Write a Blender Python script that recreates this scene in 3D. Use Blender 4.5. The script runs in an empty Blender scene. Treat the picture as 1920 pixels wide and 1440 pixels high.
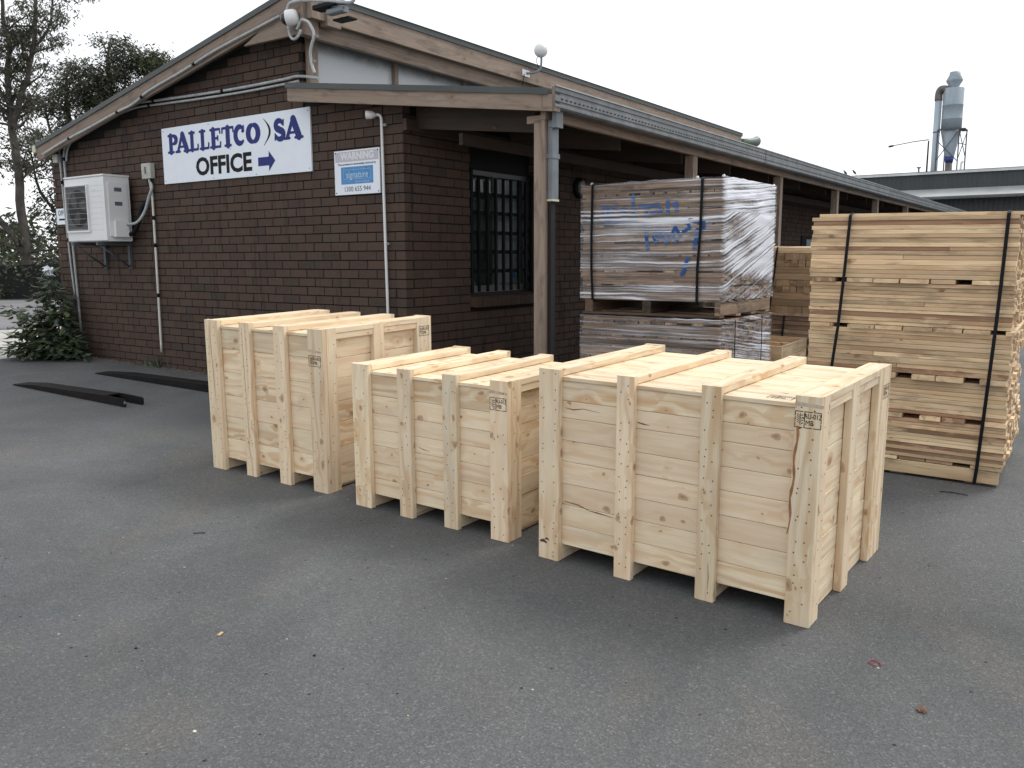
import bpy, math, random
import numpy as np
from mathutils import Vector, Matrix, noise as mnoise
random.seed(7)
R = random.Random(11)
SC = bpy.context.scene
COL = SC.collection

# ------------------------------------------------------------------ camera
PITCH, ROLL, CAMH, FPX = 0.1479823, -0.0034476, 1.5174, 1586.2
cam_d = bpy.data.cameras.new('camera')
cam_d.sensor_width = 36.0
cam_d.lens = FPX / 1920 * 36
cam_d.clip_start = 0.05
cam_d.clip_end = 2000
cam = bpy.data.objects.new('camera', cam_d)
COL.objects.link(cam)
fwd = Vector((0, math.cos(PITCH), -math.sin(PITCH)))
up0 = Vector((0, math.sin(PITCH), math.cos(PITCH)))
rt0 = Vector((1, 0, 0))
rt = rt0 * math.cos(ROLL) + up0 * math.sin(ROLL)
up = -rt0 * math.sin(ROLL) + up0 * math.cos(ROLL)
M = Matrix((rt, up, -fwd)).transposed().to_4x4()
M.translation = Vector((0, 0, CAMH))
cam.matrix_world = M
SC.camera = cam

# ------------------------------------------------------------------ sky + sun (overcast)
SUN_EL, SUN_AZ = math.radians(52), math.radians(62)     # azimuth measured from +Y towards +X
world = bpy.data.worlds.new("World")
SC.world = world
world.use_nodes = True
wn = world.node_tree.nodes
wl = world.node_tree.links
wn.clear()
out = wn.new('ShaderNodeOutputWorld')
bg = wn.new('ShaderNodeBackground')
bg.inputs['Strength'].default_value = 0.1
sky = wn.new('ShaderNodeTexSky')
sky.sky_type = 'NISHITA'
sky.sun_disc = False
sky.sun_elevation = SUN_EL
sky.sun_rotation = SUN_AZ
sky.air_density = 1.0
sky.dust_density = 4.0
hsv = wn.new('ShaderNodeHueSaturation')
hsv.inputs['Saturation'].default_value = 0.35
wl.new(sky.outputs[0], hsv.inputs['Color'])
tcw = wn.new('ShaderNodeTexCoord')
mpw = wn.new('ShaderNodeMapping'); mpw.inputs['Scale'].default_value = (1.5, 1.5, 4)
wl.new(tcw.outputs['Generated'], mpw.inputs['Vector'])
nzw = wn.new('ShaderNodeTexNoise'); nzw.inputs['Scale'].default_value = 2.0; nzw.inputs['Detail'].default_value = 4
wl.new(mpw.outputs[0], nzw.inputs['Vector'])
crw = wn.new('ShaderNodeValToRGB')
crw.color_ramp.elements[0].position = 0.3; crw.color_ramp.elements[0].color = (8.2, 8.5, 8.9, 1)
crw.color_ramp.elements[1].position = 0.7; crw.color_ramp.elements[1].color = (10.6, 10.7, 10.9, 1)
wl.new(nzw.outputs['Fac'], crw.inputs[0])
mxw = wn.new('ShaderNodeMixRGB'); mxw.inputs[0].default_value = 0.88
wl.new(hsv.outputs[0], mxw.inputs[1]); wl.new(crw.outputs[0], mxw.inputs[2])
wl.new(mxw.outputs[0], bg.inputs['Color'])
wl.new(bg.outputs[0], out.inputs['Surface'])

sun_d = bpy.data.lights.new('sun', 'SUN')
sun_d.energy = 1.5
sun_d.angle = math.radians(22)
sun_d.color = (1.0, 0.96, 0.9)
sun = bpy.data.objects.new('sun', sun_d)
COL.objects.link(sun)
sd = Vector((math.sin(SUN_AZ) * math.cos(SUN_EL), math.cos(SUN_AZ) * math.cos(SUN_EL), math.sin(SUN_EL)))
sun.rotation_euler = sd.to_track_quat('Z', 'Y').to_euler()
sun.location = sd * 60

vs = SC.view_settings
vs.view_transform = 'Standard'
vs.look = 'None'
vs.exposure = 0.44
vs.gamma = 1.0
vs.use_curve_mapping = False
try:
    SC.cycles.max_bounces = 8
    SC.cycles.transparent_max_bounces = 12
    SC.cycles.use_denoising = True
except Exception:
    pass

# ------------------------------------------------------------------ node helpers
def mat_new(name):
    m = bpy.data.materials.new(name)
    m.use_nodes = True
    nt = m.node_tree
    b = nt.nodes.get('Principled BSDF')
    return m, nt, b

def N(nt, t, **kw):
    n = nt.nodes.new(t)
    for k, v in kw.items():
        if k in n.inputs.keys():
            n.inputs[k].default_value = v
        else:
            setattr(n, k, v)
    return n

def ramp(nt, src, stops, interp='LINEAR'):
    n = nt.nodes.new('ShaderNodeValToRGB')
    n.color_ramp.interpolation = interp
    els = n.color_ramp.elements
    while len(els) < len(stops):
        els.new(0.5)
    for e, (p, c) in zip(els, stops):
        e.position = p
        e.color = (c, c, c, 1) if isinstance(c, (int, float)) else (c[0], c[1], c[2], 1)
    nt.links.new(src, n.inputs[0])
    return n.outputs[0]

def mix(nt, fac, a, b, typ='MIX'):
    n = nt.nodes.new('ShaderNodeMixRGB')
    n.blend_type = typ
    for i, v in ((0, fac), (1, a), (2, b)):
        if hasattr(v, 'links') or hasattr(v, 'is_linked'):
            nt.links.new(v, n.inputs[i])
        elif i == 0:
            n.inputs[0].default_value = v
        else:
            n.inputs[i].default_value = (v[0], v[1], v[2], 1) if not isinstance(v, (int, float)) else (v, v, v, 1)
    return n.outputs[0]

def mth(nt, op, a, b=None):
    n = nt.nodes.new('ShaderNodeMath')
    n.operation = op
    for i, v in ((0, a), (1, b)):
        if v is None:
            continue
        if isinstance(v, (int, float)):
            n.inputs[i].default_value = v
        else:
            nt.links.new(v, n.inputs[i])
    return n.outputs[0]

def noise(nt, vec, scale, detail=4, rough=0.55, dist=0.0):
    n = nt.nodes.new('ShaderNodeTexNoise')
    n.inputs['Scale'].default_value = scale
    n.inputs['Detail'].default_value = detail
    n.inputs['Roughness'].default_value = rough
    n.inputs['Distortion'].default_value = dist
    nt.links.new(vec, n.inputs['Vector'])
    return n.outputs['Fac']

def mapping(nt, vec, scale=(1, 1, 1), loc=(0, 0, 0), rot=(0, 0, 0)):
    n = nt.nodes.new('ShaderNodeMapping')
    n.inputs['Scale'].default_value = scale
    n.inputs['Location'].default_value = loc
    n.inputs['Rotation'].default_value = rot
    nt.links.new(vec, n.inputs['Vector'])
    return n.outputs[0]

def bump(nt, bsdf, h, strength=0.3, dist=0.01):
    n = nt.nodes.new('ShaderNodeBump')
    n.inputs['Strength'].default_value = strength
    n.inputs['Distance'].default_value = dist
    nt.links.new(h, n.inputs['Height'])
    nt.links.new(n.outputs[0], bsdf.inputs['Normal'])

def piece_random(nt):
    """a value per object and per loose piece"""
    g = nt.nodes.new('ShaderNodeNewGeometry')
    o = nt.nodes.new('ShaderNodeObjectInfo')
    s = mth(nt, 'ADD', g.outputs['Random Per Island'], mth(nt, 'MULTIPLY', o.outputs['Random'], 7.31))
    return mth(nt, 'FRACT', s)

def simple(name, col, rough=0.6, metal=0.0, var=0.0, vscale=8.0, bmp=0.0, spec=0.5, dirt=None):
    m, nt, b = mat_new(name)
    b.inputs['Roughness'].default_value = rough
    b.inputs['Metallic'].default_value = metal
    b.inputs['Specular IOR Level'].default_value = spec
    if var > 0 or dirt:
        tc = nt.nodes.new('ShaderNodeTexCoord')
        f = noise(nt, tc.outputs['Object'], vscale, 6)
        c = mix(nt, ramp(nt, f, [(0.3, 0.0), (0.7, 1.0)]), [x * (1 - var) for x in col], [min(1, x * (1 + var)) for x in col])
        if dirt:
            f2 = noise(nt, mapping(nt, tc.outputs['Object'], (3, 3, 0.8)), vscale * 0.7, 7, 0.7)
            c = mix(nt, ramp(nt, f2, [(0.5, 0.0), (0.68, 0.75)]), c, dirt)
        nt.links.new(c, b.inputs['Base Color'])
        if bmp > 0:
            bump(nt, b, noise(nt, tc.outputs['Object'], vscale * 6, 5), bmp, 0.004)
    else:
        b.inputs['Base Color'].default_value = (*col, 1)
    return m

def wood(name, light, mid, dark, knot=(0.16, 0.07, 0.03), knots=1.0, tint=0.15, stain=0.0, stain_col=(0.2, 0.19, 0.18), rough=0.65, pink=(0.72, 0.50, 0.33), u_scale=1.0, band=1.0):
    """timber: U runs along the grain in metres, V across it"""
    m, nt, b = mat_new(name)
    b.inputs['Roughness'].default_value = rough
    b.inputs['Specular IOR Level'].default_value = 0.25
    uv = nt.nodes.new('ShaderNodeUVMap').outputs[0]
    sep = nt.nodes.new('ShaderNodeSeparateXYZ'); nt.links.new(uv, sep.inputs[0])
    rnd = piece_random(nt)
    # knots: cells in UV space
    kwarp = nt.nodes.new('ShaderNodeVectorMath'); kwarp.operation = 'ADD'
    kn = nt.nodes.new('ShaderNodeTexNoise'); kn.inputs['Scale'].default_value = 14.0; kn.inputs['Detail'].default_value = 2; nt.links.new(uv, kn.inputs['Vector'])
    ks = nt.nodes.new('ShaderNodeVectorMath'); ks.operation = 'SCALE'; ks.inputs['Scale'].default_value = 0.045; nt.links.new(kn.outputs['Color'], ks.inputs[0])
    nt.links.new(uv, kwarp.inputs[0]); nt.links.new(ks.outputs[0], kwarp.inputs[1])
    kv = mapping(nt, kwarp.outputs[0], (8.0 * u_scale, 12, 1))
    vo = nt.nodes.new('ShaderNodeTexVoronoi'); vo.feature = 'F1'; vo.inputs['Scale'].default_value = 1.0
    vo.voronoi_dimensions = '2D'
    nt.links.new(kv, vo.inputs['Vector'])
    sc = nt.nodes.new('ShaderNodeSeparateColor'); nt.links.new(vo.outputs['Color'], sc.inputs[0])
    has = mth(nt, 'GREATER_THAN', sc.outputs[0], 1.0 - 0.22 * knots)
    size = mth(nt, 'ADD', 0.05, mth(nt, 'MULTIPLY', mth(nt, 'POWER', sc.outputs[1], 2.0), 0.17))
    dk = mth(nt, 'DIVIDE', vo.outputs['Distance'], size)
    kfac = mth(nt, 'MULTIPLY', ramp(nt, dk, [(0.0, 1.0), (0.4, 0.75), (0.6, 0.5), (0.8, 0.7), (1.0, 0.0)]), has)
    halo = mth(nt, 'MULTIPLY', ramp(nt, mth(nt, 'DIVIDE', vo.outputs['Distance'], 0.75), [(0.0, 1.0), (1.0, 0.0)]), has)
    # growth bands, bent round the knots
    wob = noise(nt, mapping(nt, uv, (1.1 * u_scale, 7, 1)), 1.0, 3, 0.5)
    ph = mth(nt, 'ADD', mth(nt, 'MULTIPLY', sep.outputs[1], 95.0), mth(nt, 'MULTIPLY', wob, 26.0))
    ph = mth(nt, 'ADD', ph, mth(nt, 'MULTIPLY', halo, 5.0))
    bands = mth(nt, 'ADD', mth(nt, 'MULTIPLY', mth(nt, 'SINE', ph), 0.5), 0.5)
    bands = ramp(nt, bands, [(0.25, 0.0), (0.95, 1.0)])
    amp = ramp(nt, noise(nt, mapping(nt, uv, (0.9 * u_scale, 6, 1), (3, 9, 0)), 1.0, 2), [(0.40, 0.06), (0.62, 0.78 * band)])
    fine = noise(nt, mapping(nt, uv, (6, 260, 1)), 1.0, 3, 0.6)
    broad = noise(nt, mapping(nt, uv, (1.4, 14, 1), (5, 1, 0)), 1.0, 3, 0.5)
    c = mix(nt, ramp(nt, broad, [(0.35, 0.0), (0.7, 1.0)]), light, mid)
    c = mix(nt, mth(nt, 'MULTIPLY', bands, amp), c, dark)
    c = mix(nt, mth(nt, 'MULTIPLY', ramp(nt, fine, [(0.4, 0.0), (0.75, 1.0)]), 0.45), c, dark)
    strk = noise(nt, mapping(nt, uv, (2.2, 55, 1), (2, 6, 0)), 1.0, 4, 0.6)
    c = mix(nt, mth(nt, 'MULTIPLY', ramp(nt, strk, [(0.54, 0.0), (0.68, 1.0)]), 0.45), c, dark)
    c = mix(nt, mth(nt, 'MULTIPLY', halo, 0.4), c, dark)
    # tone of the single piece
    hs = nt.nodes.new('ShaderNodeHueSaturation')
    nt.links.new(c, hs.inputs['Color'])
    wn_ = nt.nodes.new('ShaderNodeTexWhiteNoise'); wn_.noise_dimensions = '1D'; nt.links.new(mth(nt, 'MULTIPLY', rnd, 91.7), wn_.inputs['W'])
    nt.links.new(mth(nt, 'ADD', 1.0 - tint, mth(nt, 'MULTIPLY', wn_.outputs['Value'], tint * 1.6)), hs.inputs['Value'])
    c = mix(nt, mth(nt, 'MULTIPLY', rnd, 0.35), hs.outputs[0], pink, 'MULTIPLY') if False else mix(nt, mth(nt, 'MULTIPLY', mth(nt, 'POWER', rnd, 2.0), 0.5), hs.outputs[0], pink)
    if stain > 0:
        st = noise(nt, mapping(nt, uv, (2.4, 9, 1), (1, 4, 0)), 1.0, 5, 0.65)
        c = mix(nt, mth(nt, 'MULTIPLY', ramp(nt, st, [(0.52, 0.0), (0.66, 1.0)]), stain), c, stain_col)
    c = mix(nt, mth(nt, 'MULTIPLY', kfac, 0.8), c, knot)
    nt.links.new(c, b.inputs['Base Color'])
    bump(nt, b, mth(nt, 'ADD', fine, mth(nt, 'MULTIPLY', bands, 0.4)), 0.25, 0.002)
    return m

# ------------------------------------------------------------------ materials
MT = {}
MT['pine'] = wood('fresh_pine', (0.85, 0.75, 0.56), (0.77, 0.64, 0.45), (0.60, 0.40, 0.22), knot=(0.25, 0.12, 0.06), knots=1.5, pink=(0.78, 0.60, 0.43), stain=0.30, stain_col=(0.50, 0.44, 0.37), band=1.2)
MT['plank'] = wood('stacked_plank', (0.84, 0.68, 0.45), (0.70, 0.53, 0.33), (0.42, 0.27, 0.15), knots=0.6, tint=0.36, stain=0.75, stain_col=(0.28, 0.21, 0.15), pink=(0.58, 0.38, 0.23))
MT['plankred'] = wood('reddish_bark_edged_plank', (0.46, 0.30, 0.19), (0.34, 0.20, 0.125), (0.22, 0.12, 0.07), knots=0.6, tint=0.4, stain=0.9, stain_col=(0.66, 0.50, 0.33), pink=(0.34, 0.19, 0.12))
MT['old'] = wood('weathered_plank', (0.50, 0.37, 0.25), (0.17, 0.125, 0.095), (0.05, 0.04, 0.035), knots=0.5, tint=0.8, stain=0.85, stain_col=(0.09, 0.08, 0.075), pink=(0.34, 0.20, 0.13))
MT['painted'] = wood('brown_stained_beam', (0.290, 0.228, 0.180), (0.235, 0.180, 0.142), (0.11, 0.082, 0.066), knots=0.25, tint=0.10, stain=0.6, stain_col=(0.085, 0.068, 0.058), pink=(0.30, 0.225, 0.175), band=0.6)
MT['shaded'] = wood('dark_shaded_rafter', (0.075, 0.055, 0.042), (0.055, 0.042, 0.033), (0.03, 0.022, 0.018), knots=0.2, tint=0.2, stain=0.4, stain_col=(0.03, 0.025, 0.02), pink=(0.07, 0.05, 0.038), band=0.5)  # darker copy of the beam timber, veranda shade painted into its colour
MT['brownblock'] = wood('brown_hardwood', (0.37, 0.25, 0.15), (0.28, 0.19, 0.11), (0.14, 0.09, 0.05), knots=0.1, tint=0.35, stain=0.3, stain_col=(0.1, 0.07, 0.05), pink=(0.40, 0.28, 0.17))

def brick_mat():
    m, nt, b = mat_new('dark_brown_brick')
    tc = nt.nodes.new('ShaderNodeTexCoord')
    r = piece_random(nt)
    w = nt.nodes.new('ShaderNodeTexWhiteNoise'); w.noise_dimensions = '1D'; nt.links.new(mth(nt, 'MULTIPLY', r, 53.0), w.inputs['W'])
    c = ramp(nt, w.outputs['Value'], [(0.0, (0.048, 0.036, 0.030)), (0.06, (0.058, 0.040, 0.032)), (0.5, (0.070, 0.045, 0.035)), (0.9, (0.080, 0.050, 0.037)), (1.0, (0.072, 0.055, 0.042))])
    o = nt.nodes.new('ShaderNodeNewGeometry')
    f = noise(nt, o.outputs['Position'], 26, 6, 0.7)
    c = mix(nt, ramp(nt, f, [(0.4, 0.0), (0.8, 0.5)]), c, (0.085, 0.067, 0.058))
    f2 = noise(nt, mapping(nt, o.outputs['Position'], (9, 9, 1.1)), 1.0, 4, 0.6)
    c = mix(nt, ramp(nt, f2, [(0.56, 0.0), (0.70, 0.7)]), c, (0.022, 0.02, 0.02))
    # pale wash low on the wall
    sx = nt.nodes.new('ShaderNodeSeparateXYZ'); nt.links.new(o.outputs['Position'], sx.inputs[0])
    nt.links.new(c, b.inputs['Base Color'])
    b.inputs['Roughness'].default_value = 0.85
    b.inputs['Specular IOR Level'].default_value = 0.25
    bump(nt, b, noise(nt, o.outputs['Position'], 90, 6, 0.7), 0.5, 0.004)
    return m
MT['brick'] = brick_mat()
MT['mortar'] = simple('dark_mortar', (0.010, 0.009, 0.008), 0.95, var=0.3, vscale=20)

def asphalt_mat():
    m, nt, b = mat_new('worn_asphalt')
    g = nt.nodes.new('ShaderNodeNewGeometry').outputs['Position']
    big = noise(nt, mapping(nt, g, (1, 1, 1)), 0.55, 6, 0.62, 0.6)
    c = mix(nt, ramp(nt, big, [(0.32, 0.0), (0.68, 1.0)]), (0.070, 0.073, 0.076), (0.122, 0.125, 0.127))
    b2 = noise(nt, mapping(nt, g, (1.0, 0.45, 1), (7, 3, 0), (0, 0, 0.5)), 1.3, 5, 0.6, 0.3)
    c = mix(nt, ramp(nt, b2, [(0.52, 0.0), (0.72, 0.55)]), c, (0.132, 0.120, 0.106))
    b3 = noise(nt, mapping(nt, g, (1, 1, 1), (17, 5, 0)), 1.7, 5, 0.6)
    c = mix(nt, ramp(nt, b3, [(0.56, 0.0), (0.74, 0.6)]), c, (0.070, 0.082, 0.088))
    vo = nt.nodes.new('ShaderNodeTexVoronoi'); vo.inputs['Scale'].default_value = 155; nt.links.new(g, vo.inputs['Vector'])
    s = nt.nodes.new('ShaderNodeSeparateColor'); nt.links.new(vo.outputs['Color'], s.inputs[0])
    grain = ramp(nt, s.outputs[0], [(0.0, 0.75), (0.82, 1.10), (0.95, 1.28), (1.0, 1.7)])
    c = mix(nt, 1.0, c, grain, 'MULTIPLY')
    v2 = nt.nodes.new('ShaderNodeTexVoronoi'); v2.inputs['Scale'].default_value = 30; nt.links.new(g, v2.inputs['Vector'])
    s2 = nt.nodes.new('ShaderNodeSeparateColor'); nt.links.new(v2.outputs['Color'], s2.inputs[0])
    spk = mth(nt, 'MULTIPLY', mth(nt, 'GREATER_THAN', s2.outputs[0], 0.992), mth(nt, 'LESS_THAN', v2.outputs['Distance'], 0.16))
    c = mix(nt, spk, c, (0.36, 0.35, 0.33))
    spd = mth(nt, 'MULTIPLY', mth(nt, 'GREATER_THAN', s2.outputs[1], 0.975), mth(nt, 'LESS_THAN', v2.outputs['Distance'], 0.2))
    c = mix(nt, spd, c, (0.02, 0.02, 0.02))
    nt.links.new(c, b.inputs['Base Color'])
    b.inputs['Roughness'].default_value = 0.8
    b.inputs['Specular IOR Level'].default_value = 0.35
    h = mth(nt, 'ADD', vo.outputs['Distance'], mth(nt, 'MULTIPLY', noise(nt, g, 40, 5, 0.7), 1.2))
    bump(nt, b, h, 0.5, 0.005)
    return m
MT['asphalt'] = asphalt_mat()
MT['concrete'] = simple('pale_concrete', (0.42, 0.41, 0.38), 0.9, var=0.22, vscale=1.2, bmp=0.2)
MT['road'] = simple('road_asphalt', (0.16, 0.16, 0.165), 0.9, var=0.3, vscale=0.6)
MT['verge'] = simple('dusty_verge', (0.10, 0.095, 0.07), 0.95, var=0.4, vscale=0.8)
MT['capping'] = simple('grey_green_metal', (0.045, 0.054, 0.054), 0.5, 0.0, var=0.2, vscale=3, spec=0.5)
MT['galv'] = simple('galvanised_gutter', (0.135, 0.15, 0.16), 0.5, 0.15, var=0.28, vscale=6, dirt=(0.10, 0.10, 0.10))
MT['downpipe'] = simple('grey_downpipe', (0.15, 0.175, 0.20), 0.5, 0.1, var=0.2, vscale=7, dirt=(0.16, 0.15, 0.14))
MT['conduit'] = simple('pale_conduit', (0.36, 0.39, 0.40), 0.5, var=0.2, vscale=9, dirt=(0.25, 0.24, 0.22))
MT['white_pvc'] = simple('white_pvc', (0.58, 0.57, 0.53), 0.5, var=0.12, vscale=9)
MT['white'] = simple('white_enamel', (0.66, 0.67, 0.67), 0.4, var=0.05, vscale=3)
MT['sign'] = simple('white_sign_sheet', (0.74, 0.79, 0.86), 0.35, var=0.02, spec=0.12)
MT['navy'] = simple('navy_vinyl', (0.028, 0.038, 0.175), 0.5, spec=0.12)
MT['black'] = simple('black_print', (0.008, 0.008, 0.010), 0.5, spec=0.12)
MT['ink'] = simple('stamp_ink', (0.012, 0.011, 0.010), 0.8, spec=0.1)
MT['signgrey'] = simple('faded_grey_print', (0.48, 0.48, 0.53), 0.5, spec=0.12)
MT['signwhite'] = simple('faded_white_print', (0.68, 0.69, 0.72), 0.5)
MT['signblue'] = simple('blue_print', (0.10, 0.26, 0.52), 0.5, var=0.15, vscale=30, spec=0.12)
MT['pale_letter'] = simple('pale_blue_letter', (0.45, 0.60, 0.72), 0.5)
MT['textgrey'] = simple('dark_grey_print', (0.10, 0.11, 0.16), 0.5, spec=0.12)
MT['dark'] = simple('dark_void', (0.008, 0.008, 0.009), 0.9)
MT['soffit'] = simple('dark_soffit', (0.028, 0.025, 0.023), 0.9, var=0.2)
MT['bar'] = simple('black_steel_bar', (0.007, 0.008, 0.009), 0.6, 0.0, spec=0.15)
MT['steel'] = simple('dark_rusted_steel', (0.010, 0.009, 0.009), 0.75, 0.0, var=0.4, vscale=12, dirt=(0.022, 0.015, 0.012), spec=0.15)
MT['strap'] = simple('black_strap', (0.008, 0.009, 0.012), 0.6, spec=0.15)
MT['alu'] = simple('window_aluminium', (0.19, 0.20, 0.21), 0.4, 0.3)
MT['blind'] = simple('pale_blind', (0.36, 0.38, 0.40), 0.8)
MT['nail'] = simple('nail_head', (0.03, 0.026, 0.024), 0.6)
MT['resin'] = simple('brown_resin_streak', (0.30, 0.135, 0.055), 0.6, var=0.3, vscale=30)
MT['smudge'] = simple('grey_scorch', (0.46, 0.38, 0.29), 0.8, var=.3, vscale=40)
MT['silo'] = simple('blue_grey_silo', (0.25, 0.30, 0.34), 0.5, var=0.12, vscale=1.2, dirt=(0.33, 0.38, 0.42))
MT['silo_rust'] = simple('rusty_elbow', (0.12, 0.105, 0.10), 0.7, var=0.6, vscale=3)
MT['silo_blue'] = simple('blue_band', (0.03, 0.045, 0.22), 0.5)
MT['truss'] = simple('dark_truss', (0.06, 0.07, 0.08), 0.6)
MT['shedroof'] = simple('shed_roof_steel', (0.13, 0.14, 0.14), 0.5, 0.2, var=0.2, vscale=0.7)
MT['flash'] = simple('silver_flashing', (0.60, 0.62, 0.62), 0.4, 0.3, var=0.2, vscale=1.0)
MT['shadecloth'] = simple('dark_shade_cloth', (0.012, 0.013, 0.013), 0.95, var=0.4, vscale=1.5)
MT['globe'] = simple('white_globe', (0.66, 0.68, 0.68), 0.45)
MT['darkdome'] = simple('camera_dome', (0.012, 0.012, 0.018), 0.12)
MT['bark'] = simple('grey_bark', (0.062, 0.055, 0.048), 0.9, var=0.5, vscale=4, bmp=0.6)
MT['blue_paint'] = simple('blue_spray_paint', (0.02, 0.085, 0.27), 0.7, var=0.25, vscale=30)
MT['red'] = simple('red_plastic', (0.33, 0.03, 0.05), 0.45)
MT['leafdry'] = simple('dry_leaf', (0.13, 0.06, 0.035), 0.8, var=0.4, vscale=40)
MT['chip'] = simple('wood_chip', (0.50, 0.34, 0.2), 0.8)
MT['pebble'] = simple('pale_pebble', (0.58, 0.56, 0.50), 0.8)
MT['tar'] = simple('dark_speck', (0.015, 0.015, 0.015), 0.8)
MT['bag'] = simple('white_plastic_film', (0.66, 0.70, 0.74), 0.4)
MT['bird'] = simple('dark_feathers', (0.05, 0.045, 0.04), 0.8)
MT['cream'] = simple('cream_end_cap', (0.50, 0.50, 0.38), 0.6)
MT['green_grey'] = simple('grey_green_cowl', (0.16, 0.19, 0.165), 0.5)

m, nt, b = mat_new('lit_tube'); b.inputs['Base Color'].default_value = (0.8, 0.8, 0.8, 1)
b.inputs['Emission Color'].default_value = (1, 1, 0.97, 1); b.inputs['Emission Strength'].default_value = 3.0
MT['tube'] = m
m, nt, b = mat_new('window_glass')
b.inputs['Base Color'].default_value = (0.9, 0.95, 0.95, 1); b.inputs['Roughness'].default_value = 0.03
b.inputs['Transmission Weight'].default_value = 1.0; b.inputs['IOR'].default_value = 1.25
MT['glass'] = m

def clerestory_mat():
    m, nt, b = mat_new('frosted_panel')
    g = nt.nodes.new('ShaderNodeNewGeometry').outputs['Position']
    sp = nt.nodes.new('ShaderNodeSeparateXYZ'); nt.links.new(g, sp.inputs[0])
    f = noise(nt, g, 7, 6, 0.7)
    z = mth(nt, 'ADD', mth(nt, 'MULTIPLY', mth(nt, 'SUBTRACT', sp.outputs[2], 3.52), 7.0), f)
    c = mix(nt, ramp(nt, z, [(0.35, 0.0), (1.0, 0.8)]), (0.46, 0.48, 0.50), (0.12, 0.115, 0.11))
    nt.links.new(c, b.inputs['Base Color'])
    b.inputs['Roughness'].default_value = 0.25
    return m
MT['frost'] = clerestory_mat()

def corrugated(name, col, pitch=0.1, rough=0.5):
    m, nt, b = mat_new(name)
    tc = nt.nodes.new('ShaderNodeTexCoord').outputs['Object']
    sp = nt.nodes.new('ShaderNodeSeparateXYZ'); nt.links.new(tc, sp.inputs[0])
    h = mth(nt, 'SINE', mth(nt, 'MULTIPLY', sp.outputs[0], 2 * math.pi / pitch))
    f = noise(nt, mapping(nt, tc, (2, 2, 0.3)), 1.0, 4)
    c = mix(nt, ramp(nt, f, [(0.3, 0.0), (0.7, 1.0)]), [x * 0.85 for x in col], [x * 1.15 for x in col])
    nt.links.new(c, b.inputs['Base Color'])
    b.inputs['Roughness'].default_value = rough
    bump(nt, b, h, 0.6, 0.02)
    return m
MT['shedwall'] = corrugated('dark_shed_cladding', (0.034, 0.042, 0.045), 0.2)
MT['rooftop'] = corrugated('roof_sheeting', (0.12, 0.13, 0.13), 0.1)

def leaf_mat(name, cols, back=0.2):
    m, nt, b = mat_new(name)
    r = piece_random(nt)
    w = nt.nodes.new('ShaderNodeTexWhiteNoise'); w.noise_dimensions = '1D'; nt.links.new(mth(nt, 'MULTIPLY', r, 77.0), w.inputs['W'])
    k = len(cols)
    c = ramp(nt, w.outputs['Value'], [(i / (k - 1), cc) for i, cc in enumerate(cols)])
    nt.links.new(c, b.inputs['Base Color'])
    b.inputs['Roughness'].default_value = 0.5
    b.inputs['Specular IOR Level'].default_value = 0.35
    tr = nt.nodes.new('ShaderNodeBsdfTranslucent'); nt.links.new(c, tr.inputs['Color'])
    ms = nt.nodes.new('ShaderNodeMixShader'); ms.inputs[0].default_value = back
    o = nt.nodes['Material Output']
    nt.links.new(b.outputs[0], ms.inputs[1]); nt.links.new(tr.outputs[0], ms.inputs[2]); nt.links.new(ms.outputs[0], o.inputs['Surface'])
    return m
MT['gum'] = leaf_mat('gum_leaves', [(0.030, 0.036, 0.022), (0.050, 0.058, 0.034), (0.065, 0.068, 0.040), (0.085, 0.080, 0.050)])
MT['gumgreen'] = leaf_mat('green_gum_leaves', [(0.028, 0.040, 0.018), (0.046, 0.062, 0.026), (0.070, 0.085, 0.034)])
MT['shrubleaf'] = leaf_mat('shrub_leaves', [(0.028, 0.046, 0.030), (0.048, 0.072, 0.044), (0.075, 0.102, 0.060), (0.13, 0.165, 0.07)], 0.15)

def film_mat():
    m, nt, b = mat_new('stretch_film')
    uv = nt.nodes.new('ShaderNodeUVMap').outputs[0]
    at = nt.nodes.new('ShaderNodeAttribute'); at.attribute_name = 'haze_sheen'  # film haze plus glints, the sheen painted in as white opacity
    warp = noise(nt, mapping(nt, uv, (1.6, 2.2, 1)), 1.0, 3)
    wv = nt.nodes.new('ShaderNodeVectorMath'); wv.operation = 'ADD'
    cmb = nt.nodes.new('ShaderNodeCombineXYZ'); nt.links.new(mth(nt, 'MULTIPLY', warp, 0.05), cmb.inputs[1])
    nt.links.new(uv, wv.inputs[0]); nt.links.new(cmb.outputs[0], wv.inputs[1])
    s1 = noise(nt, mapping(nt, wv.outputs[0], (0.45, 52, 1)), 1.0, 2, 0.55)
    s2 = noise(nt, mapping(nt, wv.outputs[0], (1.0, 9, 1)), 1.0, 4, 0.6)
    s = mth(nt, 'ADD', mth(nt, 'MULTIPLY', s1, 0.62), mth(nt, 'MULTIPLY', s2, 0.38))
    s = mth(nt, 'ADD', s, at.outputs['Fac'])
    a = ramp(nt, s, [(0.45, 0.05), (0.54, 0.33), (0.61, 0.95)])
    b.inputs['Base Color'].default_value = (0.86, 0.89, 0.97, 1)
    b.inputs['Roughness'].default_value = 0.18
    b.inputs['Specular IOR Level'].default_value = 0.7
    nt.links.new(a, b.inputs['Alpha'])
    bump(nt, b, mth(nt, 'ADD', s1, mth(nt, 'MULTIPLY', s2, 1.5)), 0.6, 0.006)
    return m
MT['film'] = film_mat()

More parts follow.
